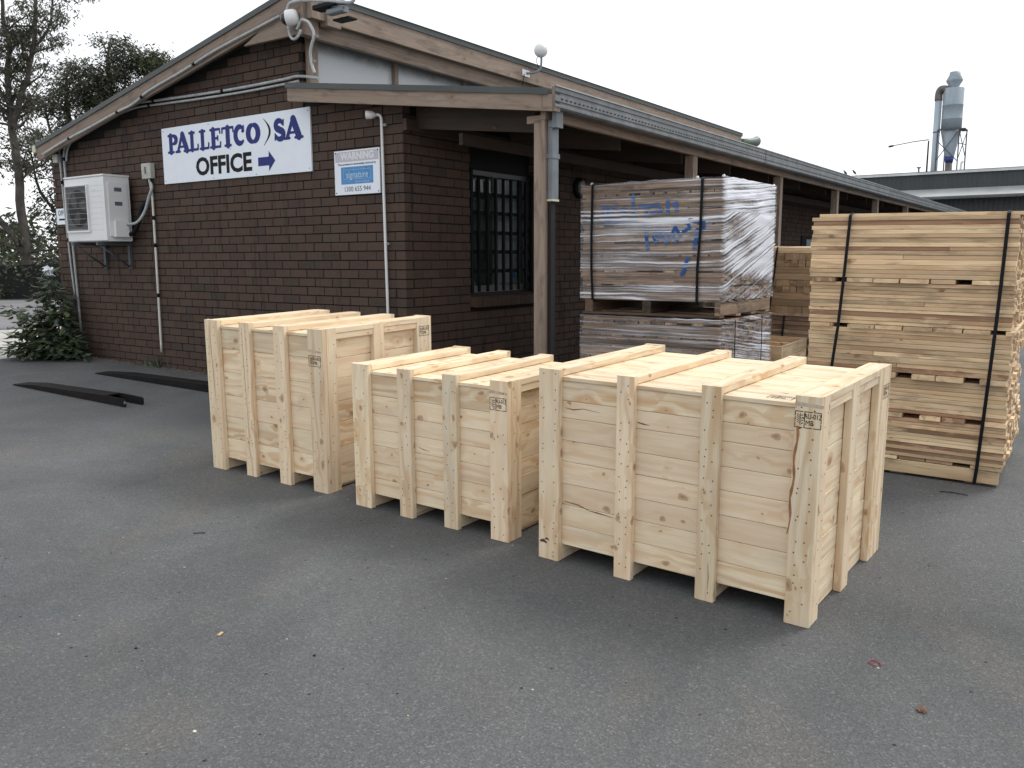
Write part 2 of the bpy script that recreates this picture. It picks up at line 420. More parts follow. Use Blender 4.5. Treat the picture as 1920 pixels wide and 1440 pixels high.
# ------------------------------------------------------------------ mesh helpers
class Frame:
    def __init__(s, o, yaw, tilt=False):
        s.o = Vector(o); s.yaw = yaw
        if tilt:
            n = Vector((0, -SLOPE, 1)).normalized()
            u = Vector((math.cos(yaw), math.sin(yaw), 0)); u = (u - n * u.dot(n)).normalized()
            v = n.cross(u)
            s.m = Matrix((u, v, n)).transposed().to_4x4()
        else:
            s.m = Matrix.Rotation(yaw, 4, 'Z')
        s.m.translation = s.o
    def w(s, x, y, z):
        return s.m @ Vector((x, y, z))

SLOPE = 0.024655
def gz(x, y):
    """height of the yard surface, which falls gently towards the camera"""
    return SLOPE * min(y, 40.0)

WORLD = Frame((0, 0, 0), 0)
BF = Frame((-0.9608739, 7.7515741, 0), -0.6103958)     # building: X along gable wall, Y back along side wall

def tagit(o, label=None, cat=None, group=None, kind=None):
    if label: o['label'] = label
    if cat: o['category'] = cat
    if group: o['group'] = group
    if kind: o['kind'] = kind
    return o

class Thing:
    def __init__(s, name, label, cat, frame, origin=(0, 0, 0), group=None, kind=None):
        s.frame = frame; s.org = Vector(origin)
        s.e = bpy.data.objects.new(name, None)
        s.e.empty_display_size = 0.2
        COL.objects.link(s.e)
        mm = frame.m.copy(); mm.translation = frame.m @ s.org
        s.e.matrix_world = mm
        tagit(s.e, label, cat, group, kind)

class MB:
    def __init__(s):
        s.v = []; s.f = []; s.uv = []; s.mi = []; s.cur = 0; s.smooth = []; s.sm = False
    def face(s, pts, uvs=None):
        i = len(s.v); s.v += [tuple(p) for p in pts]
        s.f.append(tuple(range(i, i + len(pts)))); s.uv += uvs if uvs else [(0, 0)] * len(pts)
        s.mi.append(s.cur); s.smooth.append(s.sm)
    def idx(s, base, faces, uvs):
        for f, u in zip(faces, uvs):
            s.f.append(tuple(base + k for k in f)); s.uv += u; s.mi.append(s.cur); s.smooth.append(s.sm)
    def prism(s, sec, ax, a0, a1, uvo=None, swap=False, wob=0.0):
        """section (list of 2D points in the two other axes) extruded along axis ax from a0 to a1; U along the axis"""
        if uvo is None: uvo = (R.random() * 40, R.random() * 40)
        n = len(sec); base = len(s.v)
        def P(t, p):
            a, b_ = p
            return {0: (t, a, b_), 1: (a, t, b_), 2: (a, b_, t)}[ax]
        for t in (a0, a1):
            for p in sec: s.v.append(P(t, p))
        per = [0.0]
        for k in range(n):
            q, r_ = sec[k], sec[(k + 1) % n]
            per.append(per[-1] + math.hypot(q[0] - r_[0], q[1] - r_[1]))
        L = a1 - a0
        fs = []; us = []
        for k in range(n):
            k2 = (k + 1) % n
            fs.append((k, k2, n + k2, n + k)); us.append([(uvo[0], uvo[1] + per[k]), (uvo[0], uvo[1] + per[k + 1]), (uvo[0] + L, uvo[1] + per[k + 1]), (uvo[0] + L, uvo[1] + per[k])])
        fs.append(tuple(range(n - 1, -1, -1))); us.append([(uvo[0] + sec[k][0] * 4, uvo[1] + sec[k][1]) for k in range(n - 1, -1, -1)])
        fs.append(tuple(range(n, 2 * n))); us.append([(uvo[0] + 3 + sec[k][0] * 4, uvo[1] + sec[k][1]) for k in range(n)])
        s.idx(base, fs, us)
    def board(s, ax, a0, a1, p0, p1, q0, q1, ch=0.0, uvo=None):
        """box with chamfered long edges; ax = long axis, p,q = ranges on the other two axes in order"""
        if ch > 0:
            sec = [(p0 + ch, q0), (p1 - ch, q0), (p1, q0 + ch), (p1, q1 - ch), (p1 - ch, q1), (p0 + ch, q1), (p0, q1 - ch), (p0, q0 + ch)]
        else:
            sec = [(p0, q0), (p1, q0), (p1, q1), (p0, q1)]
        s.prism(sec, ax, a0, a1, uvo)
    def box(s, x0, x1, y0, y1, z0, z1):
        s.board(0, x0, x1, y0, y1, z0, z1)
    def tube(s, pts, r, n=8, caps=True):
        pts = [Vector(p) for p in pts]
        base = len(s.v); m_ = len(pts)
        rs = r if isinstance(r, (list, tuple)) else [r] * m_
        prev = None
        for i, p in enumerate(pts):
            d = (pts[min(i + 1, m_ - 1)] - pts[max(i - 1, 0)])
            if d.length < 1e-9: d = Vector((0, 0, 1))
            d.normalize()
            a = prev if prev else (Vector((0, 0, 1)) if abs(d.z) < 0.9 else Vector((1, 0, 0)))
            x = (a - d * a.dot(d))
            if x.length < 1e-6: x = d.orthogonal()
            x.normalize(); y = d.cross(x); prev = x
            for k in range(n):
                t = 2 * math.pi * k / n
                s.v.append(tuple(p + (x * math.cos(t) + y * math.sin(t)) * rs[i]))
        fs = []; us = []
        for i in range(m_ - 1):
            for k in range(n):
                k2 = (k + 1) % n
                fs.append((base + i * n + k, base + i * n + k2, base + (i + 1) * n + k2, base + (i + 1) * n + k)); us.append([(i, k / n), (i, (k + 1) / n), (i + 1, (k + 1) / n), (i + 1, k / n)])
        sm = s.sm; s.sm = True
        s.idx(0, fs, us); s.sm = sm
        if caps:
            s.idx(0, [tuple(base + k for k in range(n - 1, -1, -1)), tuple(base + (m_ - 1) * n + k for k in range(n))], [[(0, 0)] * n, [(0, 0)] * n])
    def lathe(s, prof, c=(0, 0, 0), ax=(0, 0, 1), n=20):
        """profile of (radius, height) turned round ax through c"""
        d = Vector(ax).normalized(); x = d.orthogonal().normalized(); y = d.cross(x); c = Vector(c)
        base = len(s.v)
        for r, h in prof:
            for k in range(n):
                t = 2 * math.pi * k / n
                s.v.append(tuple(c + d * h + (x * math.cos(t) + y * math.sin(t)) * r))
        fs = []
        for i in range(len(prof) - 1):
            for k in range(n):
                k2 = (k + 1) % n
                fs.append((base + i * n + k, base + i * n + k2, base + (i + 1) * n + k2, base + (i + 1) * n + k))
        sm = s.sm; s.sm = True
        s.idx(0, fs, [[(0, 0)] * 4] * len(fs)); s.sm = sm
        s.idx(0, [tuple(base + k for k in range(n - 1, -1, -1)), tuple(base + (len(prof) - 1) * n + k for k in range(n))], [[(0, 0)] * n] * 2)
    def build(s, name, mats, parent=None, label=None, kind=None, auto=0):
        me = bpy.data.meshes.new(name)
        org = parent.org if isinstance(parent, Thing) else Vector((0, 0, 0))
        if isinstance(parent, Part): org = parent.org
        vv = [(a - org.x, b_ - org.y, c - org.z) for a, b_, c in s.v]
        me.from_pydata(vv, [], s.f)
        if len(s.uv) == len(me.loops):
            ul = me.uv_layers.new(name='UVMap')
            ul.data.foreach_set('uv', np.array(s.uv, dtype=np.float32).ravel())
        if not isinstance(mats, (list, tuple)): mats = [mats]
        for mm in mats: me.materials.append(MT[mm] if isinstance(mm, str) else mm)
        me.polygons.foreach_set('material_index', s.mi)
        me.polygons.foreach_set('use_smooth', s.smooth)
        me.update()
        o = bpy.data.objects.new(name, me)
        COL.objects.link(o)
        if isinstance(parent, Thing): o.parent = parent.e
        elif isinstance(parent, Part): o.parent = parent.o
        elif isinstance(parent, Frame): o.matrix_world = parent.m
        if label: o['label'] = label
        if kind: o['kind'] = kind
        return o

class Part:
    """a part with the frame of its thing, to parent sub-parts to"""
    def __init__(s, o, thing):
        s.o = o; s.org = thing.org
def part(o, thing): return Part(o, thing)

def smooth_path(pts, sub=6):
    pts = [Vector(p) for p in pts]; outp = []
    for i in range(len(pts) - 1):
        p0 = pts[max(i - 1, 0)]; p1 = pts[i]; p2 = pts[i + 1]; p3 = pts[min(i + 2, len(pts) - 1)]
        for k in range(sub):
            t = k / sub
            outp.append(0.5 * ((2 * p1) + (-p0 + p2) * t + (2 * p0 - 5 * p1 + 4 * p2 - p3) * t * t + (-p0 + 3 * p1 - 3 * p2 + p3) * t * t * t))
    outp.append(pts[-1]); return outp

def text_mb(mb, txt, size, place, bold=0.0, sx=1.0, align='CENTER', depth=0.0015):
    """lettering as flat geometry; place(x, y, d) maps text plane to frame coordinates"""
    cu = bpy.data.curves.new('t', 'FONT'); cu.body = txt; cu.size = size; cu.align_x = align; cu.align_y = 'CENTER'
    cu.offset = bold; cu.resolution_u = 3
    ob = bpy.data.objects.new('t', cu); COL.objects.link(ob)
    dg = bpy.context.evaluated_depsgraph_get()
    me = bpy.data.meshes.new_from_object(ob.evaluated_get(dg))
    for p in me.polygons:
        mb.face([place(me.vertices[i].co.x * sx, me.vertices[i].co.y, depth) for i in p.vertices])
    bpy.data.objects.remove(ob); bpy.data.curves.remove(cu); bpy.data.meshes.remove(me)

def stroke(mb, pts, w, place, depth, round_=True):
    """a flat brush stroke: list of (x,y) with constant or per-point width"""
    ws = w if isinstance(w, (list, tuple)) else [w] * len(pts)
    P = [Vector((a, b_)) for a, b_ in pts]
    L, Rr = [], []
    for i, p in enumerate(P):
        d = P[min(i + 1, len(P) - 1)] - P[max(i - 1, 0)]
        d.normalize(); n = Vector((-d.y, d.x)) * ws[i] / 2
        L.append(p + n); Rr.append(p - n)
    for i in range(len(P) - 1):
        mb.face([place(Rr[i].x, Rr[i].y, depth), place(Rr[i + 1].x, Rr[i + 1].y, depth), place(L[i + 1].x, L[i + 1].y, depth), place(L[i].x, L[i].y, depth)])
    if round_:
        for e, (p, ww) in enumerate(((P[0], ws[0]), (P[-1], ws[-1]))):
            mb.face([place(p.x + ww / 2 * math.cos(t * math.pi / 5), p.y + ww / 2 * math.sin(t * math.pi / 5), depth + 0.0001 * (e + 1)) for t in range(10)])

def ell(cx, cy, rx, ry, a0, a1, n=18):
    return [(cx + rx * math.cos(math.radians(a0 + (a1 - a0) * k / n)), cy + ry * math.sin(math.radians(a0 + (a1 - a0) * k / n))) for k in range(n + 1)]

# ------------------------------------------------------------------ ground, road, strip
mb = MB()
xs = [-120, -40, -16, 0, 16, 40, 120]; ys = [-12, 0, 5, 10, 16, 25, 40, 90, 400]
for i in range(len(xs) - 1):
    for j in range(len(ys) - 1):
        q = [(xs[i], ys[j]), (xs[i + 1], ys[j]), (xs[i + 1], ys[j + 1]), (xs[i], ys[j + 1])]
        mb.face([(x, y, gz(x, y)) for x, y in q])
g = mb.build('yard_ground', 'asphalt'); g['kind'] = 'structure'
def sheet(name, mat, pts, lift):
    mb = MB(); mb.face([(x, y, gz(x, y) + lift) for x, y in pts]); o = mb.build(name, mat); o['kind'] = 'structure'; return o
sheet('driveway_path', 'concrete', [(-14.0, 1.9), (-7.57, 9.45), (-6.5, 10.68), (-6.33, 10.89), (-5.2, 12.4), (-6.5, 16.2), (-8.17, 14.31), (-8.56, 14.13), (-10.47, 13.16), (-19, 9.0)], 0.004)
sheet('access_road', 'road', [(-60, 8.0), (-19.0, 9.3), (-10.6, 13.4), (-8.6, 14.35), (-6.5, 16.5), (-4.5, 19.5), (-4.5, 21.3), (-60, 20.3)], 0.0042)
sheet('verge_ground', 'verge', [(-90, 20.2), (-5, 21.35), (-2.5, 23), (-2.5, 39.9), (-90, 39.9)], 0.005)

# ------------------------------------------------------------------ office building
B = Thing('office_building', 'long dark brick office with brown timber beams, skillion roof and side veranda', 'building', BF, (0, 0, 0))
ZC = 2.788794; COURSE = 0.086
def zr(x): return 2.963 + 0.2096 * (x + 6.02)
XL, YB = -6.08, 23.5
WY0, WY1, WZ0, WZ1 = 0.965, 2.14, 1.16, 2.62     # window opening in the side wall

# wall core with mortar face 11 mm behind the brick faces
mb = MB()
md = 0.016
g0 = -0.1
poly = [(XL + md, g0), (-md, g0), (-md, 2.84), (-1.28, 3.05), (-1.28, zr(-1.28) - 0.1), (XL + md, zr(XL) - 0.1)]
mb.face([(x, md, z) for x, z in poly])                                    # gable
mb.face([(XL + md, md, g0), (XL + md, md, zr(XL) - .1), (XL + md, YB, zr(XL) - .1), (XL + md, YB, g0)])
for y0, y1, z0, z1 in ((md, WY0, g0, 2.84), (WY1, YB, g0, 2.84), (WY0, WY1, g0, WZ0 - 0.09)):
    mb.face([(-md, y0, z0), (-md, y1, z0), (-md, y1, z1), (-md, y0, z1)])
mb.face([(-1.28 - md, md, 3.0), (-1.28 - md, 0.3, 3.0), (-1.28 - md, 0.3, 3.9), (-1.28 - md, md, 3.9)])
wallo = mb.build('wall', 'mortar', B, kind='structure')
WP = part(wallo, B)

def pix(P):
    d = Vector(P) - cam.location
    z_ = d.dot(fwd)
    return (960 + FPX * d.dot(rt) / z_, 720 - FPX * d.dot(up) / z_, z_) if z_ > 0.1 else (-999, -999, z_)

bricks = []      # (size score, box)
rb = random.Random(5)
kmax = 34
for k in range(-15, kmax):
    z1 = ZC - COURSE * k - 0.005; z0 = z1 - 0.076
    if z1 < 0.1: continue
    even = (k % 2 == 0)     # row 14: header at the corner on the gable
    # gable wall
    xr = 0.0
    x = -0.0
    first = True
    X = 0.0
    j = 0
    while X > XL + 0.02:
        if j == 0: w = 0.115 if even else 0.235
        else: w = 0.23
        xa = X - w
        if j == 0: xb = 0.0
        else: xb = X
        xa = max(xa, XL)
        lim = zr(xa) - 0.13
        ok = z1 < lim
        if xb > -1.2 and z1 > 3.075 - .1284 * (xb + 1.27): ok = False
        if xa < -1.28 < xb and z1 > 3.02: xb = -1.28
        if ok and xb - xa > 0.03:
            bricks.append([xa, xb, 0, 0.10, z0, z1, 0])
        X = X - w - 0.01; j += 1
        if j == 1: X = -0.125 if even else -0.245
    # side wall
    Y = 0.0; j = 0
    while Y < YB:
        if j == 0: w = (0.235 if even else 0.115)
        else: w = 0.23
        ya, yb = Y, Y + w
        Y = yb + 0.01; j += 1
        if z1 > 2.84: break
        segs = [(ya, yb)]
        if z1 > WZ0 - 0.1 and ya < WY1 and yb > WY0:
            segs = []
            if ya < WY0 - 0.03: segs.append((ya, WY0))
            if yb > WY1 + 0.03: segs.append((WY1, yb))
        for s0, s1 in segs:
            if j == 1:      # corner brick already built by the gable row: start behind it
                s0 = 0.1002
                if s1 - s0 < 0.03: continue
            bricks.append([-0.10, 0.0, s0, s1, z0, z1, 1])
    # upper return at the clerestory end
    if z0 > 3.0 and z1 < 3.85:
        bricks.append([-1.38, -1.28 + 0.0004, 0.1004, 0.23, z0, z1, 1])
for b_ in bricks:
    cx, cy, cz = (b_[0] + b_[1]) / 2, (b_[2] + b_[3]) / 2, (b_[4] + b_[5]) / 2
    if b_[6] == 0: ca, cb = BF.w(b_[0], 0, cz), BF.w(b_[1], 0, cz)
    else: ca, cb = BF.w(0, b_[2], cz), BF.w(0, b_[3], cz)
    pa, pb_ = pix(ca), pix(cb)
    area = abs(pa[0] - pb_[0]) * FPX * 0.076 / pa[2]
    px, py = pa[0], pa[1]
    hidden = (px > 385 and py > 598 and px < 810) or (px > 1080) or py < 0 or (300 < px < 585 and 345 - (px - 300) * 0.09 > py > 241 - (px - 300) * 0.145) or (px > 810 and py > 655)
    b_.append(-1 if hidden else area)
bricks.sort(key=lambda q: -q[7])
rest = MB()
bcount = 0
for i, q in enumerate(bricks):
    x0, x1, y0, y1, z0, z1, side, sc_ = q
    j1, j2, j3 = rb.uniform(-.0025, .0025), rb.uniform(-.0015, .0015), rb.uniform(-.002, .002)
    if side == 0: y0 += j1; x1 += (j2 if x1 < -0.001 else 0); z1 += j3 * 0.5
    else: x1 += j1 if x1 > -0.5 else 0; z1 += j3 * 0.5
    if i < 300:
        mbk = MB(); c = 0.0025
        mbk.board(2, z0, z1, x0, x1, y0, y1, c)
        mbk.build('brick', 'brick', WP)
    else:
        if side == 1 and y0 > 9 : c = 0
        rest.board(2, z0, z1, x0, x1, y0, y1, 0.002 if sc_ > 20 else 0)
rest.build('brickwork', 'brick', WP, kind='stuff')

# foot of the wall, window infill, sill
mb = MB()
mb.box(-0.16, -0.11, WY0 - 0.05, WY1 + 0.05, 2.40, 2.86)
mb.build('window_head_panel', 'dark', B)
mb = MB()
mb.box(-1.5, -0.2, WY0 - 0.35, WY1 + 0.6, 0.9, 0.92)
mb.box(-1.52, -1.5, WY0 - 0.35, WY1 + 0.6, 0.9, 2.9)
mb.box(-1.5, -0.2, WY0 - 0.37, WY0 - 0.35, 0.9, 2.9)
mb.box(-1.5, -0.2, WY1 + 0.6, WY1 + 0.62, 0.9, 2.9)
mb.box(-1.5, -0.2, WY0 - 0.35, WY1 + 0.6, 2.6, 2.62)
mb.build('room_interior', simple('dim_room', (0.28, 0.29, 0.29), 0.9), B)
mb = MB(); mb.box(-1.25, -1.15, 1.35, 1.62, 2.56, 2.585); mb.build('ceiling_tube', 'tube', B)
sill = Thing('window_sill_course', 'x', 'sill', BF, (0, 0, 0)) if False else None
mbs = []
nb = 14
silmb = MB(); silmb.box(-0.12, 0.015, WY0 + 0.005, WY1 - 0.005, WZ0 - 0.105, WZ0 - 0.02)
so = silmb.build('sill', 'mortar', B); SP = part(so, B)
for i in range(14):
    y0 = WY0 - 0.005 + i * 0.0862
    mbk = MB()
    # sloping rowlock brick
    sec = [(-0.13, WZ0 - 0.115), (0.075, WZ0 - 0.135), (0.085, WZ0 - 0.045), (-0.13, WZ0 + 0.005)]
    base = len(mbk.v)
    mbk.prism([(a, b2) for a, b2 in sec], 1, y0, y0 + 0.077)
    mbk.build('brick', 'brick', SP)
# window frame, glass, blinds
fx = -0.12
mb = MB()
for y0, y1, z0, z1 in ((WY0, WY1, 2.355, 2.40), (WY0, WY1, WZ0, 1.235), (WY0, WY0 + 0.04, 1.235, 2.355), (WY1 - 0.04, WY1, 1.235, 2.355), (1.53, 1.60, 1.235, 2.355)):
    mb.box(fx - 0.04, fx, y0, y1, z0, z1)
wf = mb.build('window_frame', 'alu', B); WFP = part(wf, B)
for y0, y1 in ((WY0 + 0.04, 1.53), (1.60, WY1 - 0.04)):
    mb = MB(); mb.box(fx - 0.025, fx - 0.019, y0, y1, 1.235, 2.355); mb.build('pane', 'glass', WFP)
for i in range(6):
    y0 = 1.61 + i * 0.085
    mb = MB(); mb.box(-0.20, -0.196, y0, y0 + 0.079, 1.24, 2.35); mb.build('blind_slat', 'blind', WFP)
mb = MB(); mb.box(-0.21, -0.205, WY0, 1.56, 1.24, 2.12); mb.build('blind', simple('dark_green_blind', (0.06, 0.075, 0.07), 0.8), WFP)
mb = MB(); mb.box(-0.19, -0.186, 1.93, 2.02, 1.30, 1.40); mb.build('blue_sticker', 'signblue', WFP)

# security grille is bolted into the opening: a thing of its own
GR = Thing('security_grille', 'black steel bar grille over the office window under the veranda', 'grille', BF, (0, 1.5, 1.2))
for y in (1.128, 1.275, 1.42, 1.558, 1.694, 1.838, 1.973, 2.09):
    mb = MB(); mb.box(-0.034, -0.006, y - 0.011, y + 0.011, 1.175, 2.33); mb.build('bar', 'bar', GR)
for z in (1.384, 1.58, 1.774, 1.974, 2.158):
    mb = MB(); mb.box(-0.037, -0.0345, WY0 + 0.03, WY1 - 0.01, z - 0.019, z + 0.019); mb.build('flat_rail', 'bar', GR)
for y in (WY0 + 0.035, WY1 - 0.03):
    mb = MB(); mb.box(-0.05, -0.002, y - 0.018, y + 0.018, 1.17, 2.40); mb.build('side_rail', 'bar', GR)

# roofs
mb = MB()
XR = -0.92
mb.face([(-6.03, -0.2, zr(-6.03)), (XR, -0.2, zr(XR) - 0.09), (XR, 11.0, zr(XR) - 0.09), (-6.03, 23.6, zr(-6.03))][:2] + [(XR, 11.0, zr(XR) - 0.09), (-6.03, 11.0, zr(-6.03))])
mb.face([(-6.03, 11.0, zr(-6.03)), (-0.05, 11.0, 3.0), (-0.05, 23.6, 3.0), (-6.03, 23.6, zr(-6.03))])
mb.face([(-1.27, -0.19, 3.14), (1.64, -0.19, 2.78), (1.64, 23.6, 2.78), (-1.27, 23.6, 3.14)])
mb.build('roof', 'rooftop', B)
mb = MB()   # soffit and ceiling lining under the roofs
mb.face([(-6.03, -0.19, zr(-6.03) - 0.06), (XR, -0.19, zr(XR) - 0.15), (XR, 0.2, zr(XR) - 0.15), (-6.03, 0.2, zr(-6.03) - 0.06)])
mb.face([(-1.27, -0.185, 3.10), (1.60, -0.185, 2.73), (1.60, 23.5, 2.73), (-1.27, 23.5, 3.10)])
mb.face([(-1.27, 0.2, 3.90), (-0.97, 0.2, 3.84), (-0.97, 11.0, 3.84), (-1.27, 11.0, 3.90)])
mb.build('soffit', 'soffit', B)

def rake(x0, zt0, x1, zt1, y0, y1, depth, cut=0.0):
    """sloping board in the gable plane between x0 and x1, top edge zt0..zt1"""
    mb = MB(); L = math.hypot(x1 - x0, zt1 - zt0); u0, v0 = R.random() * 30, R.random() * 30
    A, Bp = (x0, zt0), (x1, zt1)
    c = [(x0, y0, zt0 - depth), (x1, y0, zt1 - depth), (x1, y0, zt1), (x0, y0, zt0)]
    d = [(a, y1, e) for a, _, e in c]
    mb.face(c, [(u0, v0), (u0 + L, v0), (u0 + L, v0 + depth), (u0, v0 + depth)])
    mb.face(list(reversed(d)), [(u0, v0), (u0 + L, v0), (u0 + L, v0 + depth), (u0, v0 + depth)])
    for a, b2 in ((0, 1), (1, 2), (2, 3), (3, 0)):
        t = abs(y1 - y0)
        if a in (0, 2): uvs = [(u0, v0), (u0 + L, v0), (u0 + L, v0 + t), (u0, v0 + t)]
        else: uvs = [(u0, v0), (u0 + .1, v0), (u0 + .1, v0 + t), (u0, v0 + t)]
        mb.face([c[b2], c[a], d[a], d[b2]], uvs)
    return mb
rake(-6.02, zr(-6.02) - 0.045, -1.045, zr(-1.045) - 0.045, -0.2, -0.165, 0.165).build('barge_board', 'painted', B)
rake(-6.06, zr(-6.06) + 0.004, -0.99, zr(-0.99) + 0.004, -0.215, -0.13, 0.052).build('roof_capping', 'capping', B)
# flat infill piece below the peak
mb = MB(); u0 = 3
pts = [(-1.88, 3.572), (-1.045, 3.572), (-1.045, zr(-1.045) - 0.19), (-1.6, zr(-1.6) - 0.205)]
mb.face([(x, -0.197, z) for x, z in pts], [(x + 9, z) for x, z in pts])
mb.face([(x, -0.16, z) for x, z in reversed(pts)], [(x + 9, z) for x, z in reversed(pts)])
mb.face([(-1.88, -0.197, 3.572), (-1.88, -0.16, 3.572), (-1.045, -0.16, 3.572), (-1.045, -0.197, 3.572)], [(7, 3), (7, 3.04), (8, 3.04), (8, 3)])
mb.build('barge_infill', 'painted', B)
mb = MB(); mb.board(2, 3.56, 4.02, -1.045, -1.005, -0.205, -0.02, 0.002); mb.build('corner_board', 'painted', B)
mb = MB(); mb.board(2, 3.70, 4.00, -1.004, -0.93, -0.17, 0.0, 0.002); mb.build('corner_board', 'painted', B)
mb = MB(); mb.board(1, 0.0, 0.17, -1.0, -0.905, 3.66, 3.90, 0.002); mb.build('beam_block', 'painted', B)
mb = MB(); mb.board(1, -0.195, 11.0, -1.10, -1.04, 3.56, 3.72, 0.002); mb.build('clerestory_beam', 'painted', B)
mb = MB(); mb.board(1, 0.17, 11.0, -0.99, -0.95, 3.70, 3.90, 0.002); mb.build('fascia_beam', 'painted', B)
mb = MB(); mb.box(-1.02, -0.935, 0.10, 11.03, 3.885, 3.945); mb.build('roof_capping', 'capping', B)
mb = MB(); mb.board(0, -1.28, -0.96, 10.99, 11.03, 3.15, 3.92); mb.build('end_board', 'painted', B)
# clerestory panels and mullions
ys = [0.155] + [1.27 + 1.20 * i for i in range(8)]
for i in range(len(ys)):
    mb = MB(); mb.board(2, 2.95, 3.70, -1.275, -1.215, ys[i] - 0.11 if i == 0 else ys[i] - 0.03, ys[i] + 0.0 if i == 0 else ys[i] + 0.03, 0.002)
    mb.build('mullion', 'painted', B)
for i in range(len(ys) - 1):
    mb = MB(); mb.box(-1.275, -1.262, ys[i] + (0.0 if i == 0 else .03), ys[i + 1] - .03, 2.95, 3.72); mb.build('clerestory_pane', 'frost', B)

# veranda
rake(-1.27, 3.115, 1.69, 2.735, -0.2, -0.16, 0.122).build('veranda_barge_board', 'painted', B)
rake(-1.285, 3.163, 1.655, 2.785, -0.215, -0.12, 0.048).build('veranda_capping', 'capping', B)
mb = MB(); mb.board(2, 2.612, 2.79, 1.691, 1.712, -0.203, -0.12); mb.build('barge_end', 'painted', B)
mb = MB(); mb.board(1, -0.12, 23.5, 1.535, 1.58, 2.574, 2.70, 0.002); mb.build('veranda_beam', 'painted', B)
# gutter: ribbed outer face, lip, floor
gp = [(1.715, 2.765), (1.715, 2.615), (1.74, 2.605), (1.82, 2.605), (1.838, 2.618), (1.838, 2.635), (1.832, 2.640), (1.832, 2.655), (1.84, 2.660), (1.84, 2.70), (1.832, 2.705), (1.832, 2.722), (1.84, 2.728), (1.84, 2.758), (1.848, 2.764), (1.842, 2.776), (1.834, 2.772), (1.832, 2.745), (1.822, 2.72), (1.822, 2.62), (1.725, 2.62), (1.725, 2.765)]
gp = [(a - 0.12, b2 + 0.028) for a, b2 in gp]
mb = MB()
mb.prism(gp, 1, -0.2, 4.6)
mb.prism([(a + 0.003, b2 - 0.002) for a, b2 in gp], 1, 4.6, 12.2)
mb.prism(gp, 1, 12.2, 23.5)
go = mb.build('gutter', 'galv', B); GP = part(go, B)
mb = MB()
for i in range(90):
    y = -0.12 + i * 0.065
    mb.box(1.7195, 1.7212, y, y + 0.030, 2.702, 2.713)
mb.build('gutter_slot', 'dark', GP, kind='stuff')
for i in range(8):
    y = -0.05 + 2.895 * i
    mb = MB(); mb.board(2, gz(*BF.w(1.5, y, 0).to_2d()) - 0.03, 2.574, 1.465, 1.565, y - 0.06, y + 0.045, 0.003); mb.build('veranda_post', 'painted', B)
# post head plate
mb = MB(); mb.box(1.40, 1.534, -0.11, -0.01, 2.555, 2.61); mb.build('post_cap', 'painted', B)
# rafters and wall plate
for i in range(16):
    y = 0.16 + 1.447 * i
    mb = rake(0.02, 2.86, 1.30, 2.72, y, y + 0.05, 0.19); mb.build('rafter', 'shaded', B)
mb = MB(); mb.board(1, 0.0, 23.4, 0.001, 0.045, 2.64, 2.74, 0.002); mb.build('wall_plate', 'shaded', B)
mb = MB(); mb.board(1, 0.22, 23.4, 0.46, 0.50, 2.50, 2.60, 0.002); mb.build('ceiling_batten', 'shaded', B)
# eave gutter end on the left
mb = MB(); mb.board(1, -0.22, -0.14, -6.10, -6.021, 2.86, 2.945, 0.006); mb.build('eave_gutter_end', 'cream', B)
mb = MB(); mb.box(-6.10, -6.03, -0.13, 23.4, 2.85, 2.94); mb.build('eave_gutter', 'capping', B)
# far window in the side wall
mb = MB(); mb.box(-0.002, 0.02, 12.05, 13.6, 1.15, 1.95); mb.build('far_window_frame', 'bar', B)
mb = MB(); mb.box(0.0215, 0.024, 12.38, 13.5, 1.25, 1.88); mb.build('far_window_pane', simple('pale_window_pane', (0.30, 0.38, 0.42), 0.2), B)

# downpipe
D = Thing('downpipe', 'short grey metal downpipe ending half way down the first veranda post', 'downpipe', BF, (1.6, 0, 1.96))
mb = MB(); mb.board(2, 1.965, 2.57, 1.568, 1.615, -0.075, 0.02, 0.004); pp = mb.build('pipe', 'downpipe', D)
mb = MB(); mb.board(2, 2.51, 2.655, 1.625, 1.668, -0.10, 0.0, 0.004); mb.build('gutter_outlet', 'downpipe', D)
mb = MB(); mb.board(0, 1.59, 1.645, -0.085, -0.02, 2.515, 2.56, 0.004); mb.build('offset_elbow', 'downpipe', D)
mb = MB(); mb.box(1.53, 1.621, -0.082, 0.027, 2.285, 2.32); mb.build('bracket', 'downpipe', D)
mb = MB(); mb.box(1.565, 1.618, -0.078, 0.023, 1.957, 1.972); mb.build('broken_rim', 'cream', D)
D2 = Thing('black_pipe', 'black pipe running down to the ground behind the first veranda post', 'pipe', BF, (1.6, 0.03, 0.2))
mb = MB(); mb.board(2, 0.15, 1.95, 1.572, 1.60, -0.07, 0.0, 0.004); mb.build('pipe', 'dark', D2)

